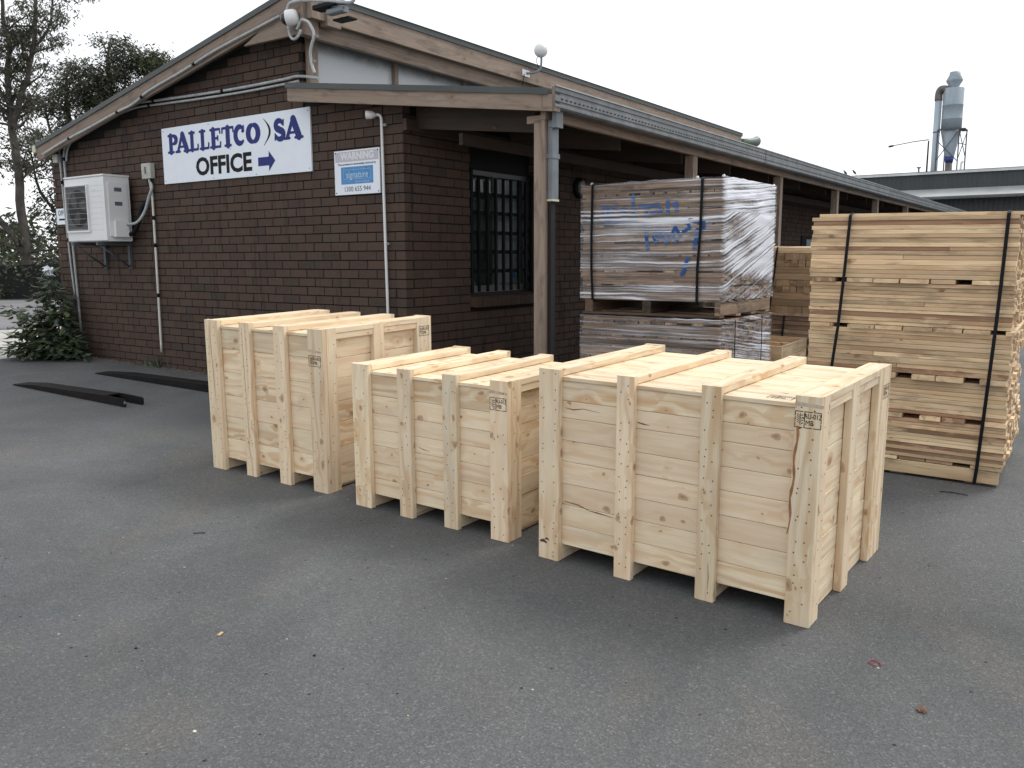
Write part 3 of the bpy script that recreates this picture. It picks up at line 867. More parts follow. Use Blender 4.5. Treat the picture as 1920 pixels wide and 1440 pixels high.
# ------------------------------------------------------------------ conduits and fittings
def conduit(name, label, pts, r, mat, couplers=(), saddles=(), sub=5, cat='conduit'):
    t = Thing(name, label, cat, BF, pts[-1])
    path = smooth_path(pts, sub)
    mb = MB(); mb.tube(path, r, 10); mb.build('pipe', mat, t)
    for k in couplers:
        i = int(k * (len(path) - 2)); a, b2 = path[i], path[i + 1]
        d = (b2 - a).normalized()
        mb = MB(); mb.tube([a - d * 0.022, a + d * 0.022], r * 1.22, 10); mb.build('coupling', 'bar', t)
    for k in saddles:
        i = int(k * (len(path) - 2)); a = path[i]
        mb = MB(); mb.box(a.x - 0.03, a.x + 0.045, a.y + r * 0.2, a.y + r * 1.1, a.z - 0.012, a.z + 0.012); mb.build('saddle', 'alu', t)
    return t
conduit('roof_conduit', 'pale conduit running down the sloping barge board from the dome camera', [(-1.302, -.222, 3.758), (-1.773, -.222, 3.675), (-2.322, -.222, 3.577), (-2.873, -.222, 3.449), (-3.466, -.222, 3.327), (-3.787, -.222, 3.22), (-4.113, -.222, 3.166), (-4.691, -.222, 3.053), (-5.308, -.222, 2.94), (-5.845, -.222, 2.818)], 0.013, 'conduit', (0.3, 0.5, 0.7, 0.9))
P1 = [(-1.021, -.03, 3.197), (-1.294, -.03, 3.249), (-1.524, -.03, 3.245), (-2.177, -.03, 3.24), (-2.891, -.03, 3.25), (-3.571, -.03, 3.268), (-4.149, -.03, 3.275), (-4.783, -.03, 3.174), (-5.279, -.03, 3.080), (-5.52, -.03, 3.01), (-5.66, -.03, 2.90), (-5.70, -.03, 2.77), (-5.695, -.03, 2.497), (-5.660, -.03, 1.897), (-5.614, -.03, 0.60)]
conduit('upper_wall_conduit', 'upper of two pale conduits bending across the gable wall and down its left edge', P1, 0.0145, 'conduit', (0.25, 0.38, 0.52, 0.8), (0.65, 0.9))
P2 = [(x + 0.02, -.028, z - 0.045) if i < 10 else (x + 0.045, -.028, z - 0.03) for i, (x, y, z) in enumerate(P1)]
P2[0] = (-1.3, -.028, 3.205); P2 = P2[:1] + P2[2:12]
conduit('lower_wall_conduit', 'lower of two pale conduits bending across the gable wall above the sign', P2, 0.0125, 'conduit', (0.45, 0.7), (0.3, 0.55))
conduit('corner_conduit', 'thin pale conduit down the left corner of the gable wall below a junction box', [(-5.80, -.03, 2.93), (-5.80, -.03, 2.70), (-5.79, -.03, 2.30), (-5.75, -.03, 1.63), (-5.70, -.03, 1.05)], 0.012, 'conduit', (0.45, 0.75), (0.6,))
jb = Thing('junction_box', 'small pale junction box at the left corner of the gable wall', 'junction box', BF, (-5.83, 0, 2.79))
mb = MB(); mb.board(2, 2.735, 2.835, -5.90, -5.80, -0.075, -0.002, 0.006); mb.build('box', 'white_pvc', jb)
mb = MB(); mb.board(2, 2.74, 2.83, -5.80, -5.745, -0.06, -0.002, 0.004); mb.build('lid', 'downpipe', jb)
conduit('drain_conduit', 'white plastic pipe dropping down the wall right of the air conditioner', [(-3.883, -.03, 2.44), (-3.855, -.03, 2.34), (-3.838, -.03, 2.19), (-3.839, -.03, 1.797), (-3.845, -.03, 1.1), (-3.853, -.03, 0.433)], 0.0135, 'white_pvc', (0.55, 0.7, 0.84))
conduit('camera_conduit', 'curved grey conduit looping from the apex down beside the clerestory', [(-1.06, -.235, 3.60), (-1.0, -.24, 3.66), (-.96, -.25, 3.665), (-.88, -.25, 3.625), (-.82, -.25, 3.52), (-.87, -.24, 3.43), (-.90, -.23, 3.36), (-.89, -.22, 3.26), (-.86, -.22, 3.19)], 0.0135, 'conduit', (), (0.55, 0.85))
sn = Thing('sensor_light', 'white pipe with a round lamp fitting at its top right of the warning sign', 'light', BF, (-0.215, -0.03, 0.9))
mb = MB(); mb.tube(smooth_path([(-.27, -.05, 2.79), (-.245, -.045, 2.79), (-.225, -.035, 2.765), (-.225, -.03, 2.70)], 5) + [Vector((-.22, -.03, 2.1)), Vector((-.205, -.03, 1.0)), Vector((-.20, -.03, 0.3))], 0.0135, 10); mb.build('pipe', 'white', sn)
mb = MB(); mb.lathe([(0.012, -0.01), (0.022, 0.0), (0.036, 0.03), (0.038, 0.075), (0.034, 0.082)], (-.275, -.06, 2.79), (-0.8, -0.6, 0.0), 18); mb.build('lamp_head', 'white', sn)
for z in (2.70, 1.65):
    mb = MB(); mb.box(-0.215, -0.175, -0.03, -0.004, z - 0.012, z + 0.012); mb.build('saddle', 'alu', sn)
bx = Thing('isolator_box', 'pale weathered isolator switch box right of the air conditioner', 'switch box', BF, (-3.88, 0, 2.5))
mb = MB(); mb.board(2, 2.43, 2.60, -3.965, -3.79, -0.07, -0.002, 0.008); mb.build('box', simple('faded_plastic', (0.40, 0.41, 0.36), 0.6, var=0.2, vscale=20), bx)
mb = MB(); mb.board(2, 2.485, 2.56, -3.885, -3.870, -0.085, -0.0705, 0.002); mb.build('switch', 'downpipe', bx)
conduit('power_cable', 'pale flexible conduit curving from the isolator box to the air conditioner', [(-3.86, -.04, 2.40), (-3.80, -.05, 2.33), (-3.86, -.06, 2.22), (-3.93, -.08, 2.06), (-4.05, -.11, 1.94), (-4.19, -.15, 1.92)], 0.016, 'conduit')
hb = Thing('refrigerant_pipe', 'black lagged pipe bundle behind the air conditioner', 'pipe', BF, (-4.0, -0.05, 2.0))
mb = MB(); mb.tube(smooth_path([(-3.97, -.02, 2.18), (-4.0, -.07, 2.10), (-4.04, -.09, 1.95), (-4.12, -.10, 1.84), (-4.2, -.12, 1.80)], 5), 0.024, 8); mb.build('lagging', 'strap', hb)

# dome camera at the apex
dc = Thing('security_camera', 'white security camera with black dome below the roof peak', 'camera', BF, (-1.13, -0.25, 3.7))
ax = Vector((-0.80, -0.52, -0.12))
mb = MB(); mb.lathe([(0.03, -0.07), (0.062, -0.06), (0.072, -0.03), (0.072, 0.03), (0.066, 0.04)], (-1.10, -0.27, 3.70), ax, 24); mb.build('housing', 'white', dc)
c0 = Vector((-1.10, -0.27, 3.70)) + ax.normalized() * 0.04
mb = MB(); mb.lathe([(0.060 * math.cos(t * math.pi / 16), 0.055 * math.sin(t * math.pi / 16)) for t in range(0, 8)], c0, ax, 24); mb.build('dome', 'darkdome', dc)
mb = MB(); mb.tube(smooth_path([(-1.15, -.25, 3.64), (-1.15, -.25, 3.58), (-1.12, -.25, 3.53), (-1.08, -.25, 3.515), (-1.03, -.25, 3.535), (-1.015, -.23, 3.59)], 5), 0.013, 10); mb.build('cable', 'conduit', dc)
mb = MB(); mb.tube([(-1.15, -.25, 3.655), (-1.15, -.25, 3.615)], 0.018, 10); mb.build('gland', 'white_pvc', dc)
mb = MB(); mb.tube(smooth_path([(-1.17, -.25, 3.77), (-1.14, -.25, 3.825), (-1.06, -.25, 3.84), (-.908, -.25, 3.825), (-.693, -.25, 3.785), (-.50, -.25, 3.745), (-.345, -.25, 3.715), (-.30, -.25, 3.74), (-.30, -.25, 3.80)], 5), 0.0145, 10); mb.build('conduit_pipe', 'conduit', dc)
fl = Thing('flood_light', 'dark metal floodlight bracket under the conduit at the roof peak', 'light', BF, (-0.6, -0.2, 3.7))
mb = MB(); mb.board(0, -0.82, -0.52, -0.26, -0.14, 3.725, 3.765, 0.006); mb.build('light_body', 'bar', fl)
mb = MB(); mb.board(0, -0.67, -0.46, -0.235, -0.16, 3.665, 3.715, 0.01); mb.build('mount_arm', 'downpipe', fl)
mb = MB(); mb.tube([(-0.80, -.2, 3.79), (-0.6, -.22, 3.73), (-0.45, -.22, 3.70)], 0.012, 8); mb.build('stay', 'downpipe', fl)
mb = MB(); mb.box(-0.70, -0.50, -0.13, -0.02, 3.64, 3.655); mb.build('plate', 'bar', fl)
# antenna with globe on the upper fascia
an = Thing('globe_antenna', 'white globe on a bent pole fixed to the upper fascia beam', 'antenna', BF, (-0.92, 3.4, 3.8))
mb = MB(); mb.lathe([(0.086 * math.sin(math.pi * t / 14) + 1e-4, -0.086 * math.cos(math.pi * t / 14)) for t in range(15)], (-0.83, 3.52, 4.09), (0, 0, 1), 24); mb.build('globe', 'globe', an)
mb = MB(); mb.tube(smooth_path([(-0.935, 3.36, 3.80), (-0.88, 3.44, 3.815), (-0.84, 3.51, 3.86), (-0.83, 3.53, 3.94), (-0.83, 3.53, 4.04)], 5), 0.014, 10); mb.build('pole', 'downpipe', an)
mb = MB(); mb.box(-0.949, -0.937, 3.27, 3.43, 3.76, 3.84); mb.build('bracket', 'flash', an)
mb = MB(); mb.tube(smooth_path([(-0.84, 3.50, 3.88), (-0.86, 3.46, 3.96), (-0.85, 3.49, 4.02)], 5) , 0.004, 6); mb.tube(smooth_path([(-0.93, 3.30, 3.78), (-0.93, 3.27, 3.70), (-0.94, 3.26, 3.64)], 4), 0.005, 6); mb.build('cable', 'strap', an)
vt = Thing('roof_vent', 'small grey green vent cowl at the far end of the upper roof', 'vent', BF, (-0.95, 11.4, 3.7))
mb = MB(); mb.lathe([(0.06, -0.05), (0.06, 0.20), (0.07, 0.36), (0.095, 0.46), (0.10, 0.48)], (-0.97, 11.15, 3.80), (0.25, 1, 0.1), 18); mb.build('cowl', 'green_grey', vt)
mb = MB(); mb.tube([(-0.97, 11.3, 3.2), (-0.97, 11.3, 3.76)], 0.05, 10); mb.build('stem', 'green_grey', vt)
# bulkhead lamp on the side wall
bl = Thing('bulkhead_lamp', 'round caged bulkhead lamp on the brick wall behind the first veranda post', 'lamp', BF, (0.0, 3.07, 2.35))
mb = MB(); mb.lathe([(0.12, 0.0), (0.125, 0.04), (0.10, 0.06)], (0.0, 3.05, 2.33), (1, 0, 0), 20); mb.build('base', 'bar', bl)
mb = MB(); mb.lathe([(0.095, 0.06), (0.085, 0.09), (0.05, 0.11), (0.01, 0.115)], (0.0, 3.05, 2.33), (1, 0, 0), 20); mb.build('lens', simple('dusty_lens', (0.3, 0.3, 0.28), 0.4), bl)
mb = MB(); mb.tube([(0.1, 3.05, 2.22), (0.13, 3.05, 2.33), (0.1, 3.05, 2.44)], 0.006, 6); mb.tube([(0.1, 2.94, 2.33), (0.13, 3.05, 2.335), (0.1, 3.16, 2.33)], 0.006, 6); mb.build('cage', 'bar', bl)

# ------------------------------------------------------------------ air conditioner
AX0, AX1, AY, AZ0, AZ1 = -5.10, -4.245, -0.37, 1.725, 2.483
ac = Thing('air_conditioner', 'white outdoor air conditioning unit with fan grille bracketed on the gable wall', 'air conditioner', BF, ((AX0 + AX1) / 2, -0.2, AZ0))
mb = MB(); mb.board(0, AX0, AX1, AY, -0.06, AZ0, AZ1 - 0.022, 0.012); case = mb.build('casing', 'white', ac)
mb = MB(); mb.board(0, AX0 - 0.006, AX1 + 0.006, AY - 0.006, -0.055, AZ1 - 0.021, AZ1, 0.006); mb.build('top_lid', 'white', ac)
gx0, gx1, gz0, gz1 = AX0 + 0.035, AX0 + 0.50, AZ0 + 0.13, AZ1 - 0.115
mb = MB(); mb.box(gx0, gx1, AY - 0.004, AY - 0.0005, gz0, gz1); mb.build('fan_opening', simple('grey_dark_recess', (0.11, 0.12, 0.12), 0.8), ac)
cx, cz = (gx0 + gx1) / 2 + 0.02, (gz0 + gz1) / 2
mb = MB(); mb.lathe([(0.215, 0.0), (0.215, 0.003)], (cx, AY - 0.0045, cz), (0, -1, 0), 32); mb.build('fan_shroud', 'dark', ac)
for i in range(3):
    mb = MB()
    a0 = i * 120
    p = [(cx + r * math.cos(math.radians(a0 + a)), AY - 0.0085 - 0.0006 * i, cz + r * math.sin(math.radians(a0 + a))) for r, a in ((0.04, 0), (0.12, -14), (0.205, -10), (0.20, 30), (0.12, 50), (0.04, 60))]
    mb.face(p); mb.build('fan_blade', MT.setdefault('fan', simple('dark_fan', (0.03, 0.036, 0.036), 0.5)), ac)
mb = MB()
for i in range(9):
    z = gz0 + 0.01 + (gz1 - gz0 - 0.02) * i / 8
    mb.tube([(gx0, AY - 0.018, z), (gx1, AY - 0.018, z)], 0.0013, 6)
mb.build('guard_wire', 'white', ac, kind='stuff')
mb = MB()
for i in range(34):
    x = gx0 + (gx1 - gx0) * (i + 0.5) / 34
    mb.tube([(x, AY - 0.0145, gz0), (x, AY - 0.0145, gz1)], 0.0009, 4)
mb.build('guard_mesh', simple('grey_wire', (0.16, 0.17, 0.17), 0.5), ac, kind='stuff')
mb = MB()
for x0, x1, z0, z1 in ((gx0 - .012, gx0, gz0, gz1), (gx1, gx1 + .014, gz0, gz1), (gx0 - .012, gx1 + .014, gz1, gz1 + .012), (gx0 - .012, gx1 + .02, gz0 - .022, gz0)):
    mb.box(x0, x1, AY - 0.022, AY - 0.0006, z0, z1)
mb.build('grille_frame', 'white', ac)
for i in range(9):
    z = AZ0 + 0.13 + i * 0.063
    mb = MB(); mb.box(gx1 + 0.03, AX1 - 0.05, AY - 0.0012, AY - 0.0004, z, z + 0.003); mb.build('groove', 'signgrey', ac)
mb = MB(); mb.box(gx1 + .09, gx1 + 0.16, AY - 0.002, AY - 0.0014, AZ1 - 0.19, AZ1 - 0.155); mb.build('badge', simple('silver_badge', (0.6, 0.62, 0.64), 0.4), ac)
# right end: valve cover with two finger grips
mb = MB()
sec = [(-0.33, AZ0 + 0.06), (-0.19, AZ0 + 0.03), (-0.10, AZ0 + 0.03), (-0.10, AZ1 - 0.09), (-0.33, AZ1 - 0.09)]
mb.prism([(a, b2) for a, b2 in sec], 0, AX1, AX1 + 0.018)
mb.build('valve_cover', 'white', ac)
mb = MB(); mb.board(2, AZ0 + 0.05, AZ0 + 0.23, AX1 + 0.0185, AX1 + 0.06, -0.30, -0.12, 0.008); mb.build('valve_box', 'white', ac)
for z in (AZ1 - 0.17, AZ1 - 0.33):
    mb = MB(); mb.box(AX1 + 0.0182, AX1 + 0.0195, -0.26, -0.17, z - 0.022, z + 0.022); mb.build('grip', 'textgrey', ac)
for x in (AX0 + 0.18, AX1 - 0.14):
    br = MB(); br.box(x - 0.02, x + 0.02, -0.42, -0.003, AZ0 - 0.045, AZ0 - 0.008); br.build('bracket_arm', 'truss', ac)
    br = MB(); br.box(x - 0.02, x + 0.02, -0.035, -0.003, AZ0 - 0.32, AZ0 - 0.045); br.build('bracket_leg', 'truss', ac)
    br = MB(); br.tube([(x, -0.39, AZ0 - 0.045), (x, -0.03, AZ0 - 0.30)], 0.011, 6); br.build('bracket_stay', 'truss', ac)

# ------------------------------------------------------------------ signs
SX0, SX1, SZ0, SZ1, SY = -3.597, -1.169, 2.355, 2.958, -0.02
sg = Thing('office_sign', 'large white PALLETCO SA OFFICE sign with navy letters and arrow', 'sign', BF, ((SX0 + SX1) / 2, -0.01, SZ0))
mb = MB(); mb.box(SX0, SX1, SY, -0.004, SZ0, SZ1); mb.build('panel', 'sign', sg)
def onsign(x0, z0):
    return lambda x, y, d: (x0 + x, SY - d, z0 + y)
SW, SH = SX1 - SX0, SZ1 - SZ0
lp = onsign(SX0, SZ0)
def letter(mb, ch, x, y, w, h):
    """bold rounded slab-serif capitals, cell x..x+w, y..y+h"""
    T = w * 0.34; t = w * 0.15; s = h * 0.13; d = [0.0012]
    def S(pts, ww, rnd=True):
        d[0] += 0.00025
        stroke(mb, [(x + a * w, y + b2 * h) for a, b2 in pts], ww, lp, d[0], rnd)
    def serif(cx, cy, sw): S([(cx - sw, cy), (cx + sw, cy)], s)
    if ch == 'P':
        S([(.30, .08), (.30, .92)], T); serif(.30, .07, .26)
        S([(.08, .93), (.6, .93)], s); S([(a, b2) for a, b2 in ell(.50, .70, .33, .20, 85, -85)], [t + (T * 1.0 - t) * math.sin(math.pi * k / 18) for k in range(19)])
        S([(.3, .5), (.52, .5)], s)
    if ch == 'A':
        S([(.48, .9), (.14, .1)], t * 1.25); S([(.52, .9), (.84, .1)], T); S([(.30, .30), (.72, .30)], s * .9); serif(.12, .06, .16); serif(.84, .06, .22); S([(.42, .93), (.56, .93)], s * .9)
    if ch == 'L':
        S([(.32, .08), (.32, .92)], T); serif(.32, .93, .26); S([(.08, .07), (.90, .07)], s); S([(.90, .07), (.93, .30)], [s, s * .9])
    if ch == 'E':
        S([(.32, .08), (.32, .92)], T); S([(.08, .93), (.88, .93)], s); S([(.88, .93), (.90, .74)], s * .85); S([(.08, .07), (.90, .07)], s); S([(.90, .07), (.93, .28)], s * .85); S([(.32, .5), (.68, .5)], s * .9); S([(.70, .40), (.70, .60)], s * .8)
    if ch == 'T':
        S([(.5, .08), (.5, .92)], T); serif(.5, .07, .24); S([(.06, .93), (.94, .93)], s); S([(.06, .93), (.05, .72)], s * .85); S([(.94, .93), (.95, .72)], s * .85)
    if ch == 'C':
        S(ell(.54, .5, .36, .40, 48, 312, 26), [t + (T - t) * max(0, math.sin(math.pi * k / 26)) ** 0.8 for k in range(27)]); S([(.84, .92), (.84, .68)], s * .8)
        S(ell(.78, .68, .08, .04, 0, 350, 8), s * .7)
    if ch == 'O':
        n = 28; S(ell(.5, .5, .35, .40, 90, 450, n), [t + (T - t) * abs(math.sin(2 * math.pi * (k / n))) ** 0.8 for k in range(n + 1)], False)
    if ch == 'S':
        P = ell(.48, .72, .27, .20, 20, 230, 14) + ell(.50, .27, .30, .20, 50, -160, 14)
        k_ = len(P); S(P, [t * 1.3 + (T * .95 - t) * math.sin(math.pi * i / (k_ - 1)) for i in range(k_)]); S([(.82, .93), (.80, .70)], s * .8); S([(.13, .06), (.15, .32)], s * .8)
for ch, x0_, x1_ in (('P', .108, .300), ('A', .265, .492), ('L', .497, .672), ('L', .683, .858), ('E', .863, 1.062), ('T', 1.068, 1.272), ('C', 1.262, 1.462), ('O', 1.468, 1.690), ('S', 1.892, 2.078), ('A', 2.062, 2.305)):
    mb = MB(); letter(mb, ch, x0_, 0.322, x1_ - x0_, 0.207); mb.build('letter', 'navy', sg)
mb = MB()
stroke(mb, [(1.745 + 0.092 * math.sin(math.pi * k / 16), 0.298 + 0.258 * k / 16) for k in range(17)], [0.004 + 0.026 * math.sin(math.pi * k / 16) ** 1.3 for k in range(17)], lp, 0.0013, False)
mb.build('crescent', 'black', sg)
mb = MB()
text_mb(mb, 'OFFICE', 0.252, lambda x, y, d: lp(1.068 + x, 0.142 + y, d), bold=0.009, sx=1.16)
mb.build('lettering_office', 'black', sg)
mb = MB(); mb.face([lp(a, b2, 0.0014) for a, b2 in ((1.638, .094), (1.805, .094), (1.803, .038), (1.903, .137), (1.807, .236), (1.805, .180), (1.640, .180))]); mb.build('arrow', 'navy', sg)
mb = MB()
for a, b2 in ((.03, .03), (.03, .57), (2.40, .03), (2.40, .57), (.85, .58), (.9, .02), (1.6, .02), (1.2, .3), (1.75, .3)):
    mb.lathe([(0.006, 0), (0.004, 0.003)], (SX0 + a, SY - 0.0005, SZ0 + b2), (0, -1, 0), 8)
mb.build('rivets', 'textgrey', sg, kind='stuff')

WX0, WX1, WZa, WZb = -0.855, -0.272, 2.110, 2.514
ws = Thing('warning_sign', 'white security WARNING sign with blue signature panel screwed to the brick', 'sign', BF, (WX0, -0.01, WZa))
wp = lambda x, y, d: (WX0 + x, SY - d, WZa + y)
mb = MB(); mb.box(WX0, WX1, SY, -0.004, WZa, WZb); mb.build('panel', 'sign', ws)
mb = MB(); mb.face([wp(a, b2, .0006) for a, b2 in ((.012, .30), (.571, .30), (.571, .393), (.012, .393))]); mb.build('grey_band', 'signgrey', ws)
mb = MB(); text_mb(mb, 'WARNING', 0.088, lambda x, y, d: wp(.30 + x, .347 + y, d), bold=0.0035, sx=1.0); mb.build('lettering_warning', 'signwhite', ws)
mb = MB(); text_mb(mb, 'These premises are electronically monitored by', 0.0255, lambda x, y, d: wp(.292 + x, .277 + y, d), bold=0.0006, sx=1.0); mb.build('lettering_small', 'textgrey', ws)
mb = MB(); mb.face([wp(a, b2, .0006) for a, b2 in ((.085, .095), (.50, .095), (.50, .253), (.085, .253))]); mb.build('blue_panel', 'signblue', ws)
mb = MB(); text_mb(mb, 'signature', 0.088, lambda x, y, d: wp(.295 + x, .178 + y, d), bold=0.0, sx=0.88)
text_mb(mb, 'SECURITY GROUP', 0.020, lambda x, y, d: wp(.36 + x, .115 + y, d), sx=1.1)
for a, b2, c_, d_ in ((.115, .225, .47, .227), (.115, .140, .47, .142), (.115, .142, .117, .225), (.468, .142, .47, .225)):
    mb.face([wp(a, b2, .0011), wp(c_, b2, .0011), wp(c_, d_, .0011), wp(a, d_, .0011)])
mb.build('lettering_signature', 'pale_letter', ws)
mb = MB(); text_mb(mb, '1300 655 944', 0.066, lambda x, y, d: wp(.292 + x, .048 + y, d), sx=0.95); mb.build('lettering_number', 'textgrey', ws)
mb = MB()
for a, b2 in ((.018, .018), (.018, .385), (.565, .018), (.565, .385)): mb.lathe([(0.007, 0), (0.005, 0.003)], (WX0 + a, SY - .0008, WZa + b2), (0, -1, 0), 8)
mb.build('screws', 'black', ws, kind='stuff')

os_ = Thing('small_office_sign', 'small white sign with black letters OF half hidden behind the corner conduits', 'sign', BF, (-6.0, 0, 1.97))
mb = MB(); mb.box(-6.03, -5.62, -0.014, -0.003, 1.965, 2.165); mb.build('panel', 'sign', os_)
mb = MB(); text_mb(mb, 'OFFICE', 0.092, lambda x, y, d: (-5.985 + x, -0.014 - d, 2.105 + y), sx=0.9, align='LEFT', bold=0.001); mb.face([(-5.97, -.0155, 2.015), (-5.74, -.0155, 2.015), (-5.74, -.0155, 2.038), (-5.97, -.0155, 2.038)]); mb.build('lettering', 'black', os_)

# ------------------------------------------------------------------ crates
def stamp(mb, place, w, h):
    """treatment stamp: box, wheat-ear mark, AU-012 / MB; centred, place(x,y,d)"""
    x0, x1, y0, y1 = -w / 2, w / 2, -h / 2, h / 2; lw = 0.0030
    xm = x0 + w * 0.36
    for k, (a, b2) in enumerate((((x0, y0), (x1, y0)), ((x0, y1), (x1, y1)), ((x0, y0), (x0, y1)), ((x1, y0), (x1, y1)), ((xm, y0), (xm, y1)))):
        for s0, s1 in ((0.0, .30), (.34, .66), (.70, 1.0)):
            stroke(mb, [(a[0] + (b2[0] - a[0]) * s0, a[1] + (b2[1] - a[1]) * s0), (a[0] + (b2[0] - a[0]) * s1, a[1] + (b2[1] - a[1]) * s1)], lw, place, 0.0006 + k * 1e-4, False)
    for i in range(5):
        yy = y0 + h * (.25 + .12 * i)
        stroke(mb, [(x0 + w * .07, yy + h * .12), (x0 + w * .19, yy)], 0.0022, place, 0.0007 + i * 1e-5, False)
    stroke(mb, [(x0 + w * .20, y0 + h * .12), (x0 + w * .20, y0 + h * .9)], 0.0022, place, 0.0008, False)
    for i in range(4):
        yy = y0 + h * (.22 + .17 * i)
        stroke(mb, [(x0 + w * .24, yy), (x0 + w * .31, yy + h * .09)], 0.003, place, 0.0007 + i * 1e-5, False)
    text_mb(mb, 'AU-012', h * .46, lambda x, y, d: place(xm + w * .31 + x, y0 + h * .72 + y, d), bold=0.0002, sx=0.72, depth=0.0012)
    text_mb(mb, 'MB', h * .46, lambda x, y, d: place(xm + w * .20 + x, y0 + h * .30 + y, d), bold=0.0, sx=0.85, depth=0.0012)

def make_crate(label, x, y, yaw, L, W, H, posts, planks_h, sposts, seed, stamps=(), frontpl=8):
    F = Frame((x, y, gz(x, y)), yaw, True)
    t = Thing('wooden_crate', label, 'crate', F, (0, 0, 0), 'new pine crates in a row on the asphalt')
    rr = random.Random(seed)
    T = 0.034; PZ = 0.078; top = H - 0.036
    nails = MB()
    # front and back planks, side planks
    def planks(n, z0, z1):
        hs = [rr.uniform(.85, 1.15) for _ in range(n)]; k = (z1 - z0) / sum(hs); outp = []; z = z0
        for h in hs: outp.append((z + 0.0009, z + h * k - 0.0009)); z += h * k
        return outp
    for yy0, yy1 in ((T, T + 0.018), (W - T - 0.018, W - T)):
        for z0, z1 in planks(frontpl, PZ, top - 0.0185):
            j = rr.uniform(-.0015, .0015)
            mb = MB(); mb.board(0, T + 0.0005, L - T - 0.0005, yy0 + j, yy1 + j, z0, z1, 0.0016); mb.build('plank', 'pine', t)
    for xx0, xx1 in ((T, T + 0.018), (L - T - 0.018, L - T)):
        for z0, z1 in planks(frontpl + 1, 0.022, top - 0.0185):
            j = rr.uniform(-.002, .0005)
            mb = MB(); mb.board(1, T + 0.019, W - T - 0.019, xx0 + j, xx1 + j, z0, z1, 0.0016); mb.build('plank', 'pine', t)
    # lid planks along the length
    nl = 8; hs = [rr.uniform(.9, 1.1) for _ in range(nl)]; kk = (W - 2 * T + 0.02) / sum(hs); yy = T - 0.010
    for h in hs:
        j = rr.uniform(-.001, .001)
        mb = MB(); mb.board(0, T - 0.012, L - T + 0.012, yy + 0.001, yy + h * kk - 0.001, top - 0.018 + j, top + j, 0.0016); mb.build('lid_plank', 'pine', t); yy += h * kk
    # front/back posts with battens and skids
    for i, (a, b2) in enumerate(posts):
        for y0, y1 in ((0, T - 0.0005), (W - T + 0.0005, W)):
            j = rr.uniform(-.002, .002)
            mb = MB(); mb.board(2, 0.002, H + rr.uniform(-.004, .003), a, b2, y0, y1, 0.003); mb.build('post', 'pine', t)
        mb = MB(); e = rr.uniform(0, .004)
        mb.board(1, T + 0.001 - 0.0, W - T - 0.001, a + (0.002 if i < len(posts) - 1 else 0), b2 - 0.002 * (i > 0), top + 0.002, H - 0.001 + e * 0, 0.003); mb.build('batten', 'pine', t)
        s0, s1 = a + 0.004, b2 - 0.01
        if i == 0: s0 = T + 0.02
        if i == len(posts) - 1: s1 = L - T - 0.02
        mb = MB(); mb.board(1, T, W - T, s0, max(s1, s0 + .06), 0.002, PZ - 0.002, 0.003); mb.build('skid', 'pine', t)
        wv = b2 - a
        for z in np.arange(0.05, H - 0.03, 0.052):
            for c_ in ((0.22, 0.78) if wv > .1 else (0.3, 0.7)):
                if rr.random() < 0.72:
                    px, pz = a + wv * (c_ + rr.uniform(-.07, .07)), z + rr.uniform(-.022, .022)
                    nails.lathe([(0.0033, 0.0), (0.0029, 0.0006)], (px, -0.0001, pz), (0, -1, 0), 6)
    # posts on the two ends
    for i, (a, b2) in enumerate(sposts):
        for x0, x1 in ((0, T - 0.0005), (L - T + 0.0005, L)):
            aa = a if i else T + 0.0006
            bb = b2 if i < len(sposts) - 1 else W - T - 0.0006
            mb = MB(); mb.board(2, 0.002, H - 0.003 if 0 < i < len(sposts) - 1 else top + 0.0005 + 0.034, x0 + (0 if i != 1 else 0), x1, aa, bb, 0.003)
            mb.build('side_post', 'pine', t)
        for z in np.arange(0.06, H - 0.06, 0.06):
            if rr.random() < .75:
                nails.lathe([(0.0033, 0.0), (0.0029, 0.0006)], (L + 0.0001, aa + (bb - aa) * rr.choice((.3, .7)), z + rr.uniform(-.02, .02)), (1, 0, 0), 6)
    # rails along the top of the ends between the posts
    for k in range(len(sposts) - 1):
        for x0, x1 in ((0.006, T - 0.001), (L - T + 0.001, L - 0.006)):
            mb = MB(); mb.board(1, sposts[k][1] + 0.0006, sposts[k + 1][0] - 0.0006, x0, x1, top - 0.034, top + 0.0015, 0.002); mb.build('top_rail', 'pine', t)
    nails.build('nails', 'nail', t, kind='stuff')
    for (kind, a, b2) in stamps:
        mb = MB()
        if kind == 'front': stamp(mb, lambda u, v, d, a=a, b2=b2: (a + u, -d, b2 + v), 0.098, 0.062)
        if kind == 'side': stamp(mb, lambda u, v, d, a=a, b2=b2: (L + d, a + u, b2 + v), 0.098, 0.062)
        if kind == 'lid': stamp(mb, lambda u, v, d, a=a, b2=b2: (a + u, b2 + v, top + 0.001 + d), 0.098, 0.062)
        mb.build('stamp', 'ink', t)
        if kind == 'front':
            mb = MB(); mb.face([(a - .052, -.0004, b2 + .052), (a + .055, -.0004, b2 + .048), (a + .056, -.0004, b2 + .060), (a - .05, -.0004, b2 + .068)]); mb.build('scorch_mark', 'smudge', t)
    return t, F

